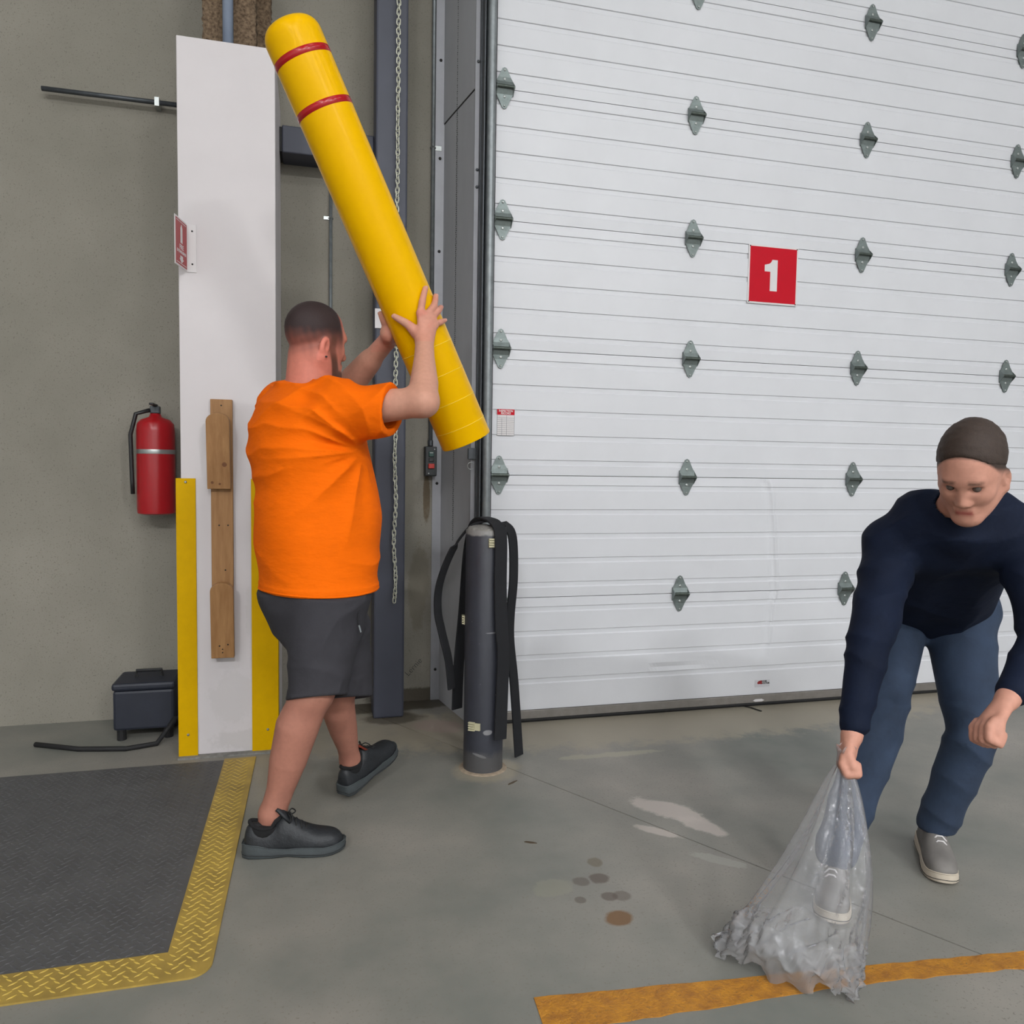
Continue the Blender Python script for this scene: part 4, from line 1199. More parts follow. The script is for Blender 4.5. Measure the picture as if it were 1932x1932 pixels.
# arms
def arm(sho, elb, wri, r0, r1, r2, r3):
    F.limb(sho, elb, r0, r1, .03)
    F.chain([elb, lerp(elb, wri, .28), lerp(elb, wri, .7), wri], [r1 * .97, r2, r3 * 1.12, r3], .03)
arm(k3['r_sho'], k3['r_elb'], k3['r_wrist'], .064, .0435, .0455, .030)
arm(k3['l_sho'], k3['l_elb'], k3['l_wrist'], .062, .048, .048, .032)
F.limb(lerp(k3['l_elb'], k3['l_wrist'], .25), lerp(k3['l_elb'], k3['l_wrist'], .6), .047, .040, .02)
def hand(p):
    w, pal = k3[p + '_wrist'], k3[p + '_palm']
    nrm = np.cross(pal[1] - w, pal[4] - w)
    for i in (1, 2, 3, 4):
        F.limb(lerp(w, pal[0], .6), pal[i], .024, .0155, .010, flat=(nrm, .72))
    F.limb(w, pal[0], .031, .031, .012, flat=(nrm, .75))
    F.limb(pal[1], pal[4], .0135, .0125, .008)
    for nme, r in (('index', .0118), ('middle', .0120), ('ring', .0114), ('pinky', .0102)):
        pts = k3[p + '_' + nme]
        F.chain([lerp(pal[0], pts[0], .72)] + pts, [r * 1.12, r * 1.08, r * .98, r * .90, r * .80], .0035)
        F.blob(pts[1], np.eye(3), (r * 1.04,) * 3, .003)
    th = k3[p + '_thumb']
    F.chain([lerp(w, th[0], .5)] + th, [.021, .0205, .0150, .0128, .0100], .008)
hand('r'); hand('l')
# neck and head
F.limb(k3['neck0'] + np.array((-.012, 0, -.03)), k3['head'] + np.array((-.020, 0, -.045)), .082, .076, .02)
F.limb(k3['neck0'] + np.array((-.03, .0, -.02)), k3['r_sho'] + np.array((-.02, .03, .0)), .060, .060, .03)
F.limb(k3['neck0'] + np.array((-.03, .0, -.02)), k3['l_sho'] + np.array((-.02, -.03, -.02)), .060, .060, .03)
HL, HR = add_head(F, k3['head'], HEAD_F, HEAD_U)
V_, Q_ = F.mesh(); del F
hf, hr, hu = head_coords(V_, k3['head'], HEAD_F, HEAD_U)
X, Y, Z = V_.T
base = np.tile(np.array(srgb(206, 152, 130)[:3]), (len(V_), 1))
def mixc(c, w): 
    global base
    base = base * (1 - w[:, None]) + np.array(c[:3])[None] * w[:, None]
mixc(srgb(178, 122, 104), sm(Z, .62, .50))                       # tanned, hairy shins
mixc(srgb(150, 100, 86), sm(Z, .62, .50) * .6 * sm(vnoise(X, Y, Z, 40, 2), 0, .8))
headm = (np.abs(hr) < .13) * (np.abs(hf) < .15) * (hu > -.20) * (Z > 1.52)
mixc(srgb(206, 118, 100), headm * .8)
mixc(srgb(214, 140, 116), headm * sm(hf, .03, .08) * .7)
nz = vnoise(X, Y, Z, 130, 4) * .010
side_line = -.035 - .3 * np.clip(hf + .02, 0, .05) * 0
# clippered hair: dense on top, fading out towards nape and ears
def hair_weight(hf, hr, hu, n):
    fade = sm(hu + n - .25 * np.clip(hf + .02, 0, .1), -.082, .050)
    front = sm(-(hf - (.060 + .25 * np.clip(.075 - hu, -.05, .05))), -.006, .010)
    ear = 1 - .5 * np.exp(-(((hf + .005) / .030) ** 2 + ((hu + .025) / .040) ** 2)) * sm(np.abs(hr), .05, .07)
    return np.clip(fade ** .8 * front * ear, 0, .98)
HAIR_C = srgb(44, 38, 39)
mixc(HAIR_C, hair_weight(hf, hr, hu, nz) * headm)
# sideburn and beard
jaw = headm * sm(hf, .012, .028) * sm(-hf, -.075 - .6 * .03, -.055 - .0) 
bk = .016 + .30 * np.clip(-hu - .03, 0, .1); ft = .040 + .42 * np.clip(-hu - .015, 0, .1)
burn = headm * sm(hf, bk - .005, bk + .006) * np.maximum(sm(ft - hf, -.006, .006), sm(-hu, .078, .090)) * sm(.035 - hu, 0, .02) * sm(hu, -.135, -.120) * np.maximum(sm(np.abs(hr), .012, .03), sm(-hu, .075, .085))
low = 0
mous = headm * sm(hf, .075, .085) * np.exp(-((hu + .052) / .009) ** 2)
mixc(srgb(80, 54, 42), np.clip(burn * (.62 + .3 * sm(-hu, .02, .06)) + mous * .8, 0, .92))
lips = headm * sm(hf, .084, .092) * np.exp(-((hu + .069) / .007) ** 2) * (np.abs(hr) < .022)
mixc(srgb(176, 92, 84), lips * .9)
earm = headm * sm(np.abs(hr), .078, .082) * (np.abs(hf + .005) < .032) * (np.abs(hu + .026) < .044)
mixc(srgb(216, 130, 112), earm * 1.0)
hands = (Z > 1.70) * (Z < 1.95) * (X > .21) * (np.abs(hf) > .18)
mixc(srgb(212, 146, 126), hands * .7)
mixc(srgb(208, 120, 104), hands * .5 * sm(vnoise(X, Y, Z, 60, 6), .1, .8))
body = mesh_obj('body', V_ - np.array(off), Q_, M_skin, worker, color=base)
# hair crop on the crown
F = Field(k3['head'] - .15, k3['head'] + .17, .0045)
F.blob(HL(-.012, 0, .0445), HR, (.1046, .0808, .0968), .005)
F.plane_cut(HL(0, 0, .020), -HR[2] * 1 + HR[0] * .28)
F.plane_cut(HL(.074, 0, .06), HR[0] * 1 + HR[2] * .25 * -1)
F.displace(lambda X, Y, Z: .0006 * vnoise(X, Y, Z, 260, 3))
V_, Q_ = F.mesh()
hf2, hr2, hu2 = head_coords(V_, k3['head'], HEAD_F, HEAD_U)
wt = hair_weight(hf2, hr2, hu2, vnoise(V_[:, 0], V_[:, 1], V_[:, 2], 130, 4) * .010)[:, None]
hair = mesh_obj('hair', V_ - np.array(off), Q_, attr_mat('short_dark_hair', .6, .25, 240, .5, 420, .002, .3), worker, color=np.array(HAIR_C[:3]) * wt + np.array(srgb(206, 124, 106)[:3]) * (1 - wt))
for s in (-1, 1):
    MB().lathe([(.001, -.0118)] + [(.0118 * math.sin(a), -.0118 * math.cos(a)) for a in [math.pi * i / 8 for i in range(1, 8)]] + [(.001, .0118)], 12, Matrix.Translation(Vector(HL(.078, .031 * s, .008)) - off)).build('eye', mat('eye', srgb(96, 84, 78), .2), worker, smooth=True)  # whole eyeball in one dark tone: the eyes' shadow is put into the colour
Mx = Matrix.Translation(Vector(HL(-.001, .089, -.053)) - off)
MB().lathe([(.0035, -.0025), (.0045, 0), (.0035, .0025)], 10, Mx).build('ear_stud', M_black, worker, smooth=True)

# nails of the gripping hands
M_nail = mat('fingernail', srgb(214, 156, 142), .35)
for nme, r in (('r_index', .0118), ('r_middle', .0120), ('r_ring', .0114), ('r_pinky', .0102), ('r_thumb', .0110), ('l_thumb', .0110)):
    p3_, p2_ = Vector(K[nme][3]), Vector(K[nme][2]); d_ = (p3_ - p2_).normalized()
    rad_ = (p3_ - CT) - axis * (p3_ - CT).dot(axis); rad_ = (rad_ - d_ * rad_.dot(d_)).normalized(); lt_ = d_.cross(rad_)
    c_ = p3_ - off + rad_ * r * .62 + d_ * .001
    rot = Matrix(((d_.x, lt_.x, rad_.x, c_.x), (d_.y, lt_.y, rad_.y, c_.y), (d_.z, lt_.z, rad_.z, c_.z), (0, 0, 0, 1))) @ Matrix.Diagonal((.0070, .0056, .0026, 1))
    MB().lathe([(.02, -1)] + [(math.sin(a), -math.cos(a)) for a in [math.pi * i / 8 for i in range(1, 8)]] + [(.02, 1)], 12, rot).build('fingernail', M_nail, worker, smooth=True)

# T-shirt
M_shirt = mat('orange_tshirt', srgb(255, 112, 0), .85, var=.06, vscale=12, bump=.35, bscale=16, bdist=.010, spec=.15, stretch=(1, 1, 2.6))
F = Field((-.40, 2.32, .83), (.42, 3.20, 1.64), .0045)
F.stack(TORSO, HEADING, .02, z0=.860, z1=1.5603)
def sleeve(sho, elb, r0, r1, t0, t1):
    a = lerp(sho, elb, t0); b = lerp(sho, elb, t1 + .05)
    F.limb(a, b, r0, r1, .05)
    return lerp(sho, elb, t1), vn(np.array(elb) - np.array(sho))
rc, rd = sleeve(k3['r_sho'] + np.array((0, 0, -.01)), k3['r_elb'] + np.array((0, 0, -.02)), .100, .082, -.05, .60)
lc, ld = sleeve(k3['l_sho'], k3['l_elb'], .076, .076, .02, .62)
n0 = k3['neck0']
F.limb(n0 + np.array((-.02, .0, -.045)), k3['r_sho'] + np.array((-.01, .02, .005)), .078, .086, .05)
F.limb(n0 + np.array((-.02, .0, -.045)), k3['l_sho'] + np.array((.01, -.03, -.03)), .078, .070, .05)
F.limb(n0 + np.array((-.015, 0, -.06)), n0 + np.array((-.018, .004, .012)), .098, .092, .03)
# pull folds running from the armpit round the back, and slack folds over the hip
arm_pit = np.array((.165, 2.60, 1.335))
hx, hy = HEADING
def crease(a): return 1 - 2 * np.abs(np.sin(a)) ** .75          # soft ridges, sharp valleys
def folds(X, Y, Z):
    s_ = -((X - arm_pit[0]) * hx * .8 + (X - arm_pit[0]) * .2 + (Y - arm_pit[1]) * hy * .8); t = Z - arm_pit[2]
    rho = np.sqrt(s_ ** 2 + t ** 2) + 1e-6; ang = np.arctan2(t, s_)
    w = vnoise(X, Y, Z, 8, 1); w2 = vnoise(X, Y, Z, 18, 12); gate = sm(vnoise(X, Y, Z, 11, 31), -.35, .35)
    sel = sm(s_, -.05, .03)
    amp = .0055 * sm(rho, .03, .10) * (1 - .85 * sm(rho, .22, .36))
    big = amp * crease(ang * 5.5 + 1.1 * w + .4)
    fine = .0046 * gate * sm(s_, .0, .06) * sm(rho, .05, .12) * (1 - .7 * sm(rho, .28, .42)) * crease(ang * 12 + 1.8 * w + .9 * w2)
    back = .0028 * sm(s_, .06, .14) * sm(vnoise(X, Y, Z, 9, 44), -.2, .5) * np.sin((Z * 1.0 - .12 * X) * 120 + 3.0 * w + 1.5 * w2) * sm(Z, 1.10, 1.18) * (1 - sm(Z, 1.44, 1.50))
    hang = .0062 * sm(vnoise(X, Y, Z, 7, 51), -.4, .4) * crease(X * 9 + Z * 15 - Y * 4 + 1.4 * w) * sm(1.12 - Z, 0, .12) * sm(Z, .88, .92)
    upper = .0042 * crease((Z - .45 * X + .2 * Y) * 26 + 1.6 * w + .6 * w2) * sm(Z, 1.36, 1.44) * sm(-X, -.14, .02)
    slv = .0055 * crease((X * 19 - Z * 21) + 1.2 * w + .5 * w2) * sm(X, .09, .15) * sm(Z, 1.36, 1.40)
    hem = -.0022 * ((Z > .862) * (Z < .886))
    return -((big + fine) * sel + back + hang + upper + slv) + hem
F.displace(folds)
F.plane_cut(rc, rd + np.array((.10, 0, -.12)), (rc - .16), (rc + np.array((.25, .16, .2))))
F.plane_cut(lc, ld, (lc - np.array((.10, .16, .16))), (lc + np.array((.25, .2, .2))))
F.limb(rc - rd * .03, rc + rd * .1, .061, .064, .002, mode='sub')
F.limb(lc - ld * .03, lc + ld * .1, .058, .060, .002, mode='sub')
F.limb(n0 + np.array((-.008, 0, .012)), n0 + np.array((-.008, 0, .15)), .086, .105, .004, mode='sub')
cz = 0.862
sl = F.box((-.4, 2.3, cz - .02), (.4, 3.2, cz + .03))
F.stack([(z, x, y, a, b) for z, x, y, a, b in [(cz - .03, TORSO[0][1], TORSO[0][2], .001, .001), (cz - .02, TORSO[0][1], TORSO[0][2], .001, .001)]], HEADING, .001)
V_, Q_ = F.mesh(); del F
shirt = mesh_obj('t_shirt', V_ - np.array(off), Q_, M_shirt, worker)
ring = []
for i in range(40):
    a = 2 * math.pi * i / 40
    ring.append(Vector(n0 + np.array((-.008 + .090 * math.cos(a), .088 * math.sin(a), .016 - .022 * math.cos(a) + .004 * math.sin(a)))) - off)
MB().tube(ring, .0075, 8, closed=True).build('collar', M_shirt, shirt, smooth=True)
hemr = []
hb_ = TORSO[0]
for i in range(72):
    a = 2 * math.pi * i / 72; ca, sa = math.cos(a), math.sin(a)
    r_ = (abs(ca) ** 2.3 + abs(sa) ** 2.3) ** (-1 / 2.3)
    u, v = hb_[3] * r_ * ca, hb_[4] * r_ * sa
    hemr.append(Vector((hb_[1] + u * hx + v * hy, hb_[2] + u * hy - v * hx, .866 + .003 * math.sin(3 * a))) - off)
MB().tube(hemr, .0042, 6, closed=True).build('hem', M_shirt, shirt, smooth=True)

# shorts
M_shorts = mat('charcoal_shorts', srgb(62, 61, 66), .8, var=.16, vscale=10, bump=.3, bscale=30, bdist=.006, spec=.25)
F = Field((-.28, 2.38, .36), (.32, 3.06, .99), .0052)
F.stack([(.70, .028, 2.725, .135, .165), (.80, .022, 2.725, .165, .185), (.88, .024, 2.73, .172, .198), (.97, .024, 2.735, .175, .200)], HEADING, .03, z0=.73, z1=.965)
rh, lh = k3['r_hip'], k3['l_hip']
RM, RH, LM, LH = [np.array(q_) for q_ in ((.0407, 2.6035, .7276), (.0148, 2.569, .4885), (.0875, 2.7752, .6881), (.1109, 2.7927, .4116))]
F.chain([lerp(rh, rk, .05), RM, RH], [.125, .118, .094], .05)
F.chain([lerp(lh, lk_, .05), LM, LH], [.120, .120, .104], .05)
F.limb((-.04, 2.73, .86), (.0, 2.71, .74), .14, .12, .05)
def sfold(X, Y, Z):
    w = vnoise(X, Y, Z, 9, 8); w2 = vnoise(X, Y, Z, 20, 18); g_ = sm(vnoise(X, Y, Z, 10, 28), -.4, .4)
    d1 = .0050 * g_ * crease(X * 13 - Z * 17 + Y * 6 + 1.5 * w + .5 * w2) * sm(.88 - Z, 0, .06)
    d2 = .0040 * crease(((X - .1) * 26 + (Z - .8) * 14) + 1.2 * w) * np.exp(-((X - .13) / .07) ** 2 - ((Z - .80) / .08) ** 2)
    d3 = .0030 * (1 - g_) * crease(Z * 30 + X * 6 + 1.5 * w) * sm(.70 - Z, 0, .05)
    hem = -.002 * (Z < .548)
    return -(d1 + d2 + d3) + hem
F.displace(sfold)
F.inside_stack(TORSO, HEADING, .835, .012)
F.plane_cut((0, 2.57, .520), (.03, -.36, -1))
F.limb(lerp(RM, RH, .75), lerp(RM, RH, 1.15), .078, .086, .003, mode='sub')
F.limb(lerp(LM, LH, .75), lerp(LM, LH, 1.15), .086, .094, .003, mode='sub')
V_, Q_ = F.mesh(); del F
shorts = mesh_obj('shorts', V_ - np.array(off), Q_, M_shorts, worker, smooth_iter=1)
# pocket flap with zip pull
MB().tube([Vector(p) - off for p in smooth_path([(.155, 2.560, .84), (.148, 2.545, .80), (.150, 2.540, .765)], 5)], .0022, 6).build('pocket_seam', mat('dark_seam', srgb(30, 30, 33), .8), shorts, smooth=True)
MB().tube([Vector(p) - off for p in ((.150, 2.536, .765), (.156, 2.533, .742))], .003, 6).build('zip_pull', M_galv, shorts)

# shoes and socks
M_shoe = mat('black_work_shoe', srgb(38, 41, 45), .55, var=.4, vscale=40, bump=.6, bscale=45, bdist=.004)
M_sole = mat('dark_grey_sole', srgb(70, 76, 78), .7, var=.25, vscale=20, bump=.3, bscale=90)
M_lace = mat('black_lace', (0.012, 0.012, 0.012, 1), .8)
M_sock = mat('black_sock', (0.008, 0.008, 0.009, 1), .95)
M_orange_pad = mat('orange_collar_lining', srgb(126, 46, 24), .8)
def shoe_frame(heel, fwd, up):
    f = vn(fwd); u = np.array(up, float); u = vn(u - f * (u @ f)); l = np.cross(u, f)
    return Matrix(((f[0], l[0], u[0], heel[0] - off[0]), (f[1], l[1], u[1], heel[1] - off[1]), (f[2], l[2], u[2], heel[2] - off[2]), (0, 0, 0, 1)))
ms = shoe_frame((-.214, 2.601, 0), (.303, -.043, 0), (0, 0, 1))
add_shoe(worker, ms, .318, -1, M_shoe, M_sole, M_lace, m_collar=M_sock)
ms2 = shoe_frame((.118, 2.925, .028), (.62, .70, .23), (0, -.05, 1))
add_shoe(worker, ms2, .312, 1, M_shoe, M_sole, M_lace, m_collar=M_sock, m_tongue=M_orange_pad)
for an, mm in ((ra, ms), (la, ms2)):
    rings = []
    for h, r_, dx in ((.055, .034, .060), (.080, .040, .064), (.094, .041, .068), (.100, .038, .070)):
        rings.append([mm @ Vector((dx + r_ * 1.25 * math.cos(a), r_ * .85 * math.sin(a), h)) for a in [2 * math.pi * i / 20 for i in range(20)]])
    MB().loft(rings).build('sock', M_sock, worker, smooth=True)

# ---------------------------------------------------------------- the stooping person with the plastic bag
helper = thing('person', 'person in navy jacket and jeans stooping with a clear plastic bag in hand', 'person', (1.90, 2.05, 0))
off2 = Vector(helper.location)
S2 = dict(hand=(1.378, 1.712, .520), wrist=(1.403, 1.724, .588), elb=(1.510, 1.800, .830), sho_r=(1.690, 1.935, 1.075), sho_l=(1.960, 1.735, 1.110), neck=(1.765, 1.770, 1.190),
          head=(1.690, 1.665, 1.300), pelvis=(2.11, 2.25, .83), hip_r=(2.03, 2.30, .80), hip_l=(2.20, 2.19, .80), knee_r=(1.735, 2.02, .475), ank_r=(1.545, 1.955, .115),
          knee_l=(2.06, 1.97, .455), ank_l=(2.03, 2.07, .105), elb_l=(1.87, 1.58, .86), wri_l=(1.67, 1.50, .74))
j = {k: np.array(v) for k, v in S2.items()}
face2 = vn((-.70, -.42, -.62))
F = Field((1.25, 1.32, .02), (2.40, 2.50, 1.52), .0055)
L2, R2 = add_head(F, j['head'], face2, (-.1, -.12, 1), .97)
F.limb(j['neck'], j['head'] + np.array((.025, .035, -.04)), .060, .058, .02)
F.limb(lerp(j['neck'], j['pelvis'], .08), j['pelvis'], .07, .09, .04)
for s in ('r', 'l'):
    F.chain([j['hip_' + s], j['knee_' + s], j['ank_' + s], j['ank_' + s] + np.array((0, 0, -.05))], [.08, .055, .036, .034], .02)
F.chain([j['sho_r'], j['elb'], j['wrist']], [.05, .04, .028], .02)
F.chain([j['sho_l'], j['elb_l'], j['wri_l']], [.05, .04, .028], .02)
def fist(w, c, fd, side_v):
    """a closed hand: knuckle row, four curled fingers and a thumb laid across them"""
    fd = vn(fd); sv = vn(np.array(side_v) - fd * (np.array(side_v) @ fd)); pv = np.cross(fd, sv)
    F.limb(w, c, .027, .030, .012, flat=(pv, .8))
    for i, (o, l) in enumerate(((.030, .9), (.010, 1.0), (-.010, .95), (-.029, .82))):
        a = c + fd * .030 + sv * o + pv * .008
        b = a + fd * .026 * l - pv * .016; d = b - pv * .026 - fd * .010; e = d - fd * .024 + pv * .006
        F.chain([a - fd * .02, a, b, d, e], [.012, .0115, .0105, .010, .009], .003)
    th = c + sv * .032
    F.chain([lerp(w, th, .5), th, th + fd * .030 - pv * .018, th + fd * .034 - pv * .034 - sv * .022], [.016, .0135, .012, .0095], .005)
fist(j['wrist'], j['hand'] + np.array((.006, .004, .022)), j['hand'] - j['wrist'], (-.6, -.8, 0))
fist(j['wri_l'], j['wri_l'] + np.array((-.06, -.01, -.05)), (-.75, -.1, -.6), (-.2, -.9, .3))
V_, Q_ = F.mesh(); del F
hf, hr, hu = head_coords(V_, j['head'], face2, (-.1, -.12, 1), .97)
base = np.tile(np.array(srgb(206, 150, 130)[:3]), (len(V_), 1))
hm = ((np.abs(hr) < .12) * (np.abs(hf) < .14) * (hu > -.14) * (V_[:, 2] > 1.1)).astype(float)
mixc(srgb(58, 46, 40), hm * sm(hu - .75 * hf, -.01, .02) * sm(.060 - hf + .5 * (hu - .07), -.004, .006))
mixc(srgb(178, 96, 88), hm * sm(hf, .084, .092) * np.exp(-((hu + .069) / .007) ** 2) * (np.abs(hr) < .022))
mixc(srgb(74, 56, 46), .8 * hm * sm(hf, .070, .080) * np.exp(-((hu - .033 + .12 * (np.abs(hr) - .03)) / .005) ** 2) * sm(np.abs(hr), .012, .018) * sm(.054 - np.abs(hr), 0, .01))
mesh_obj('body', V_ - np.array(off2), Q_, M_skin, helper, color=base)
F = Field(j['head'] - .16, j['head'] + .17, .005)
F.blob(L2(-.014, 0, .046), R2, (.103, .0805, .0965), .005)
F.plane_cut(L2(0, 0, .025), -R2[2] * 1 + R2[0] * .75); F.plane_cut(L2(.058, 0, .07), R2[0] - R2[2] * .45)
F.displace(lambda X, Y, Z: .002 * vnoise(X, Y, Z, 160, 3))
V_, Q_ = F.mesh(); mesh_obj('hair', V_ - np.array(off2), Q_, mat('brown_hair', srgb(62, 48, 40), .7, var=.3, vscale=120, bump=.6, bscale=300), helper)
for s in (-1, 1):
    MB().lathe([(.001, -.0115)] + [(.0115 * math.sin(a), -.0115 * math.cos(a)) for a in [math.pi * i / 8 for i in range(1, 8)]] + [(.001, .0115)], 12, Matrix.Translation(Vector(L2(.080, .031 * s, .008)) - off2)).build('eye', mat('eye', srgb(96, 84, 78), .2), helper, smooth=True)  # same dark eyeball colour, painted so that the eyes look shadowed
# jacket
M_jacket = mat('navy_jacket', srgb(20, 30, 52), .8, var=.4, vscale=6, bump=.3, bscale=30, bdist=.006, spec=.2)
F = Field((1.30, 1.36, .52), (2.36, 2.52, 1.30), .0058)
up_, lo_ = lerp(j['neck'], j['pelvis'], .14), lerp(j['neck'], j['pelvis'], 1.0)
lat = vn(j['sho_r'] - j['sho_l'])
F.chain([up_ + lat * .07, lerp(up_, lo_, .5) + lat * .06, lo_ + lat * .05], [.115, .135, .150], .04)
F.chain([up_ - lat * .07, lerp(up_, lo_, .5) - lat * .06, lo_ - lat * .05], [.115, .135, .150], .04)
F.limb(j['sho_r'], j['sho_l'], .080, .080, .05)
F.limb(j['neck'] + np.array((.01, .015, -.04)), j['neck'] + np.array((0, 0, .0)), .095, .074, .03)
F.chain([j['sho_r'], j['elb'], j['wrist'] + (j['elb'] - j['wrist']) * .12], [.082, .062, .040], .03)
F.chain([j['sho_l'], j['elb_l'], j['wri_l'] + (j['elb_l'] - j['wri_l']) * .12], [.082, .062, .040], .03)
F.displace(lambda X, Y, Z: -.005 * sm(vnoise(X, Y, Z, 10, 4), -.4, .4) * crease(X * 13 + Z * 17 + 1.8 * vnoise(X, Y, Z, 12, 5)) - .003 * crease(Z * 30 + Y * 12 + 2 * vnoise(X, Y, Z, 16, 9)))
F.limb(j['neck'] + np.array((-.005, -.008, .01)), j['head'], .064, .064, .004, mode='sub')
V_, Q_ = F.mesh(); del F
mesh_obj('jacket', V_ - np.array(off2), Q_, M_jacket, helper, smooth_iter=1)
# jeans
M_jeans = mat('blue_jeans', srgb(52, 68, 92), .85, var=.35, vscale=9, bump=.3, bscale=40, bdist=.005)
F = Field((1.40, 1.76, .06), (2.40, 2.52, .98), .006)
F.limb(j['hip_r'] + np.array((0, 0, .03)), j['hip_l'] + np.array((0, 0, .03)), .125, .125, .05)
F.chain([j['hip_r'], j['knee_r'], lerp(j['knee_r'], j['ank_r'], .96)], [.115, .078, .062], .04)
F.chain([j['hip_l'], j['knee_l'], lerp(j['knee_l'], j['ank_l'], .96)], [.115, .078, .062], .04)
F.displace(lambda X, Y, Z: -.004 * sm(vnoise(X, Y, Z, 9, 14), -.4, .4) * crease(Z * 24 + X * 12 + 2 * vnoise(X, Y, Z, 10, 2)))
F.plane_cut((0, 0, .10), (0, 0, -1))
V_, Q_ = F.mesh(); del F
mesh_obj('jeans', V_ - np.array(off2), Q_, M_jeans, helper, smooth_iter=1)
M_shoe2 = mat('grey_trainer', srgb(128, 124, 120), .7, var=.15, vscale=20, bump=.2, bscale=120)
M_sole2 = mat('pale_trainer_sole', srgb(206, 194, 176), .6)
off = off2
ms = shoe_frame((1.615, 2.035, 0), (-.66, -.75, 0), (0, 0, 1)); add_shoe(helper, ms, .285, -1, M_shoe2, M_sole2, M_sign_white)
ms = shoe_frame((2.075, 2.155, 0), (-.50, -.86, 0), (0, 0, 1)); add_shoe(helper, ms, .285, 1, M_shoe2, M_sole2, M_sign_white)

# ---------------------------------------------------------------- clear plastic bag
M_bag, nt, bs = new_mat('clear_plastic_film')
Lk = nt.links.new
tr = N(nt, 'ShaderNodeBsdfTransparent'); tr.inputs[0].default_value = (.985, .99, 1, 1)
gl = N(nt, 'ShaderNodeBsdfGlossy'); gl.inputs['Roughness'].default_value = .10; gl.inputs['Color'].default_value = (.95, .96, 1, 1)
df = N(nt, 'ShaderNodeBsdfTranslucent'); df.inputs[0].default_value = (.95, .95, .97, 1)
df2 = N(nt, 'ShaderNodeBsdfDiffuse'); df2.inputs[0].default_value = (.95, .95, .97, 1)
tc = N(nt, 'ShaderNodeTexCoord'); nz_ = N(nt, 'ShaderNodeTexNoise', in_Scale=14.0, in_Detail=4.0); Lk(tc.outputs['Object'], nz_.inputs['Vector'])
nz2_ = N(nt, 'ShaderNodeTexNoise', in_Scale=60.0, in_Detail=3.0); Lk(tc.outputs['Object'], nz2_.inputs['Vector'])
bp = N(nt, 'ShaderNodeBump', in_Strength=.5, in_Distance=.01); Lk(nz2_.outputs['Fac'], bp.inputs['Height']); Lk(bp.outputs['Normal'], gl.inputs['Normal'])
a1 = N(nt, 'ShaderNodeMixShader'); a1.inputs[0].default_value = .5; Lk(df.outputs[0], a1.inputs[1]); Lk(df2.outputs[0], a1.inputs[2])
fr = N(nt, 'ShaderNodeFresnel', in_IOR=1.5); Lk(bp.outputs['Normal'], fr.inputs['Normal'])
at = N(nt, 'ShaderNodeAttribute', attribute_name='Col')
mr = N(nt, 'ShaderNodeMath', operation='MULTIPLY_ADD'); mr.inputs[1].default_value = .10; Lk(nz_.outputs['Fac'], mr.inputs[0]); Lk(at.outputs['Fac'], mr.inputs[2])
a2 = N(nt, 'ShaderNodeMixShader'); Lk(mr.outputs[0], a2.inputs[0]); Lk(tr.outputs[0], a2.inputs[1]); Lk(a1.outputs[0], a2.inputs[2])
fm = N(nt, 'ShaderNodeMath', operation='MULTIPLY'); fm.inputs[1].default_value = .8; Lk(fr.outputs[0], fm.inputs[0])
a3 = N(nt, 'ShaderNodeMixShader'); Lk(fm.outputs[0], a3.inputs[0]); Lk(a2.outputs[0], a3.inputs[1]); Lk(gl.outputs[0], a3.inputs[2])
Lk(a3.outputs[0], nt.nodes['Material Output'].inputs['Surface'])
bag = thing('plastic_bag', 'crumpled clear plastic bag hanging from the stooping person\'s hand', 'plastic bag', (1.2, 1.66, 0))
top = np.array((1.362, 1.701, .512))
bl = np.array((1.050, 1.770, .020)); br_ = np.array((1.275, 1.535, .018))
r3 = np.random.default_rng(21)
NU, NV = 144, 120
Vb = np.zeros((NV, NU, 3)); cb = np.zeros((NV, NU))
mid = (bl + br_) / 2; wv = vn(br_ - bl); hw = np.linalg.norm(br_ - bl) / 2; nv_ = np.array((wv[1], -wv[0], 0.0))
ph = r3.uniform(0, 6.28, 12)
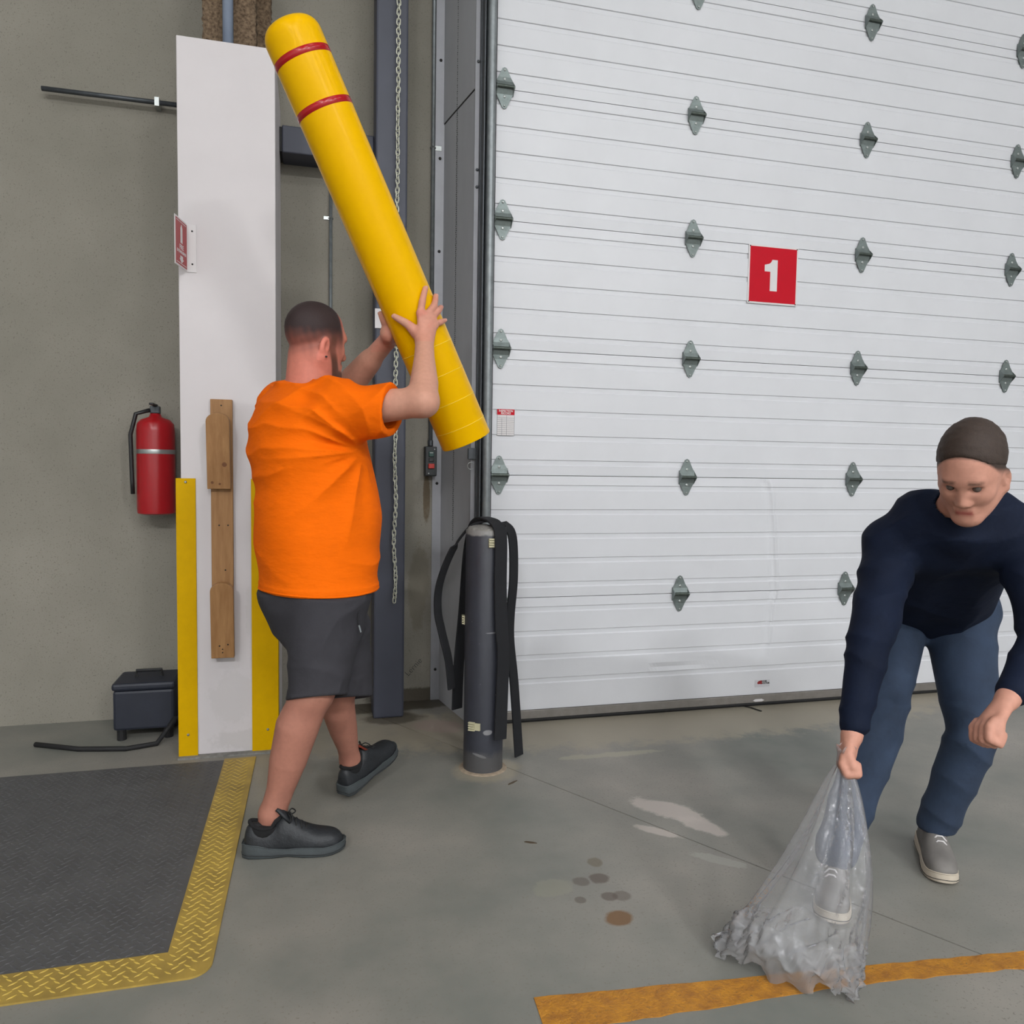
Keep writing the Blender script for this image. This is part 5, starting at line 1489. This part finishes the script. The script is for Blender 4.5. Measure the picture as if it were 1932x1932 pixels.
for i in range(NV):
    t = i / (NV - 1)
    cpt = top * (1 - t) + mid * t + np.array((.02, -.03, 0)) * math.sin(math.pi * t)
    w = .020 + (hw + .01 - .020) * (t ** .85); dth = .016 + .055 * math.sin(min(1, t * 1.05) * math.pi * .62) * (1 if t < .9 else 1 - (t - .9) * 5)
    for q_ in range(NU):
        a = 2 * math.pi * q_ / NU
        fold = .16 * (1 - t) ** .8 * math.sin(7 * a + ph[0] + 1.5 * t) + .035 * math.sin(15 * a + ph[1] + 5 * t)
        cr = .07 * sm(np.array(t), .74, .84) * (math.sin(23 * a + 60 * t + ph[2]) + math.sin(31 * a - 45 * t + ph[3]) + .8 * math.sin(47 * a + 110 * t + ph[6]) + .6 * math.sin(61 * a - 140 * t + ph[7])) * .42
        rr0 = 1 + fold + cr
        p = cpt + wv * (w * rr0 * math.cos(a)) + nv_ * (dth * rr0 * math.sin(a))
        p[2] += .012 * math.sin(5 * a + ph[4]) * t + .012 * float(sm(np.array(t), .74, .84)) * math.sin(13 * a + 40 * t + ph[5])
        p[2] = max(p[2], .003)
        Vb[i, q_] = p; cb[i, q_] = .075 + .20 * float(sm(np.array(t), .74, .80)) + .06 * (1 - t)
idx = np.arange(NV * NU).reshape(NV, NU)
Qb = np.stack([idx[:-1], np.roll(idx, -1, 1)[:-1], np.roll(idx, -1, 1)[1:], idx[1:]], -1).reshape(-1, 4)
mesh_obj('film', Vb.reshape(-1, 3) - np.array(bag.location), Qb, M_bag, bag, color=np.repeat(cb.reshape(-1, 1), 3, 1))
# gathered neck of the bag bunched above the fist
ring = []
for (z, r_) in ((.515, .018), (.535, .017), (.552, .017), (.565, .020)):
    ring.append([Vector((1.370 + (r_ * (1 + .35 * math.sin(7 * a))) * math.cos(a), 1.705 + (r_ * (1 + .35 * math.sin(7 * a))) * math.sin(a), z + .008 * math.sin(5 * a))) - Vector(bag.location) for a in [2 * math.pi * i / 42 for i in range(42)]])
nk = MB().loft(ring, False, False).build('gathered_neck', M_bag, bag, smooth=True)
at = nk.data.color_attributes.new('Col', 'FLOAT_COLOR', 'POINT')
at.data.foreach_set('color', np.tile([.2, .2, .2, 1], len(nk.data.vertices)).astype(np.float32))
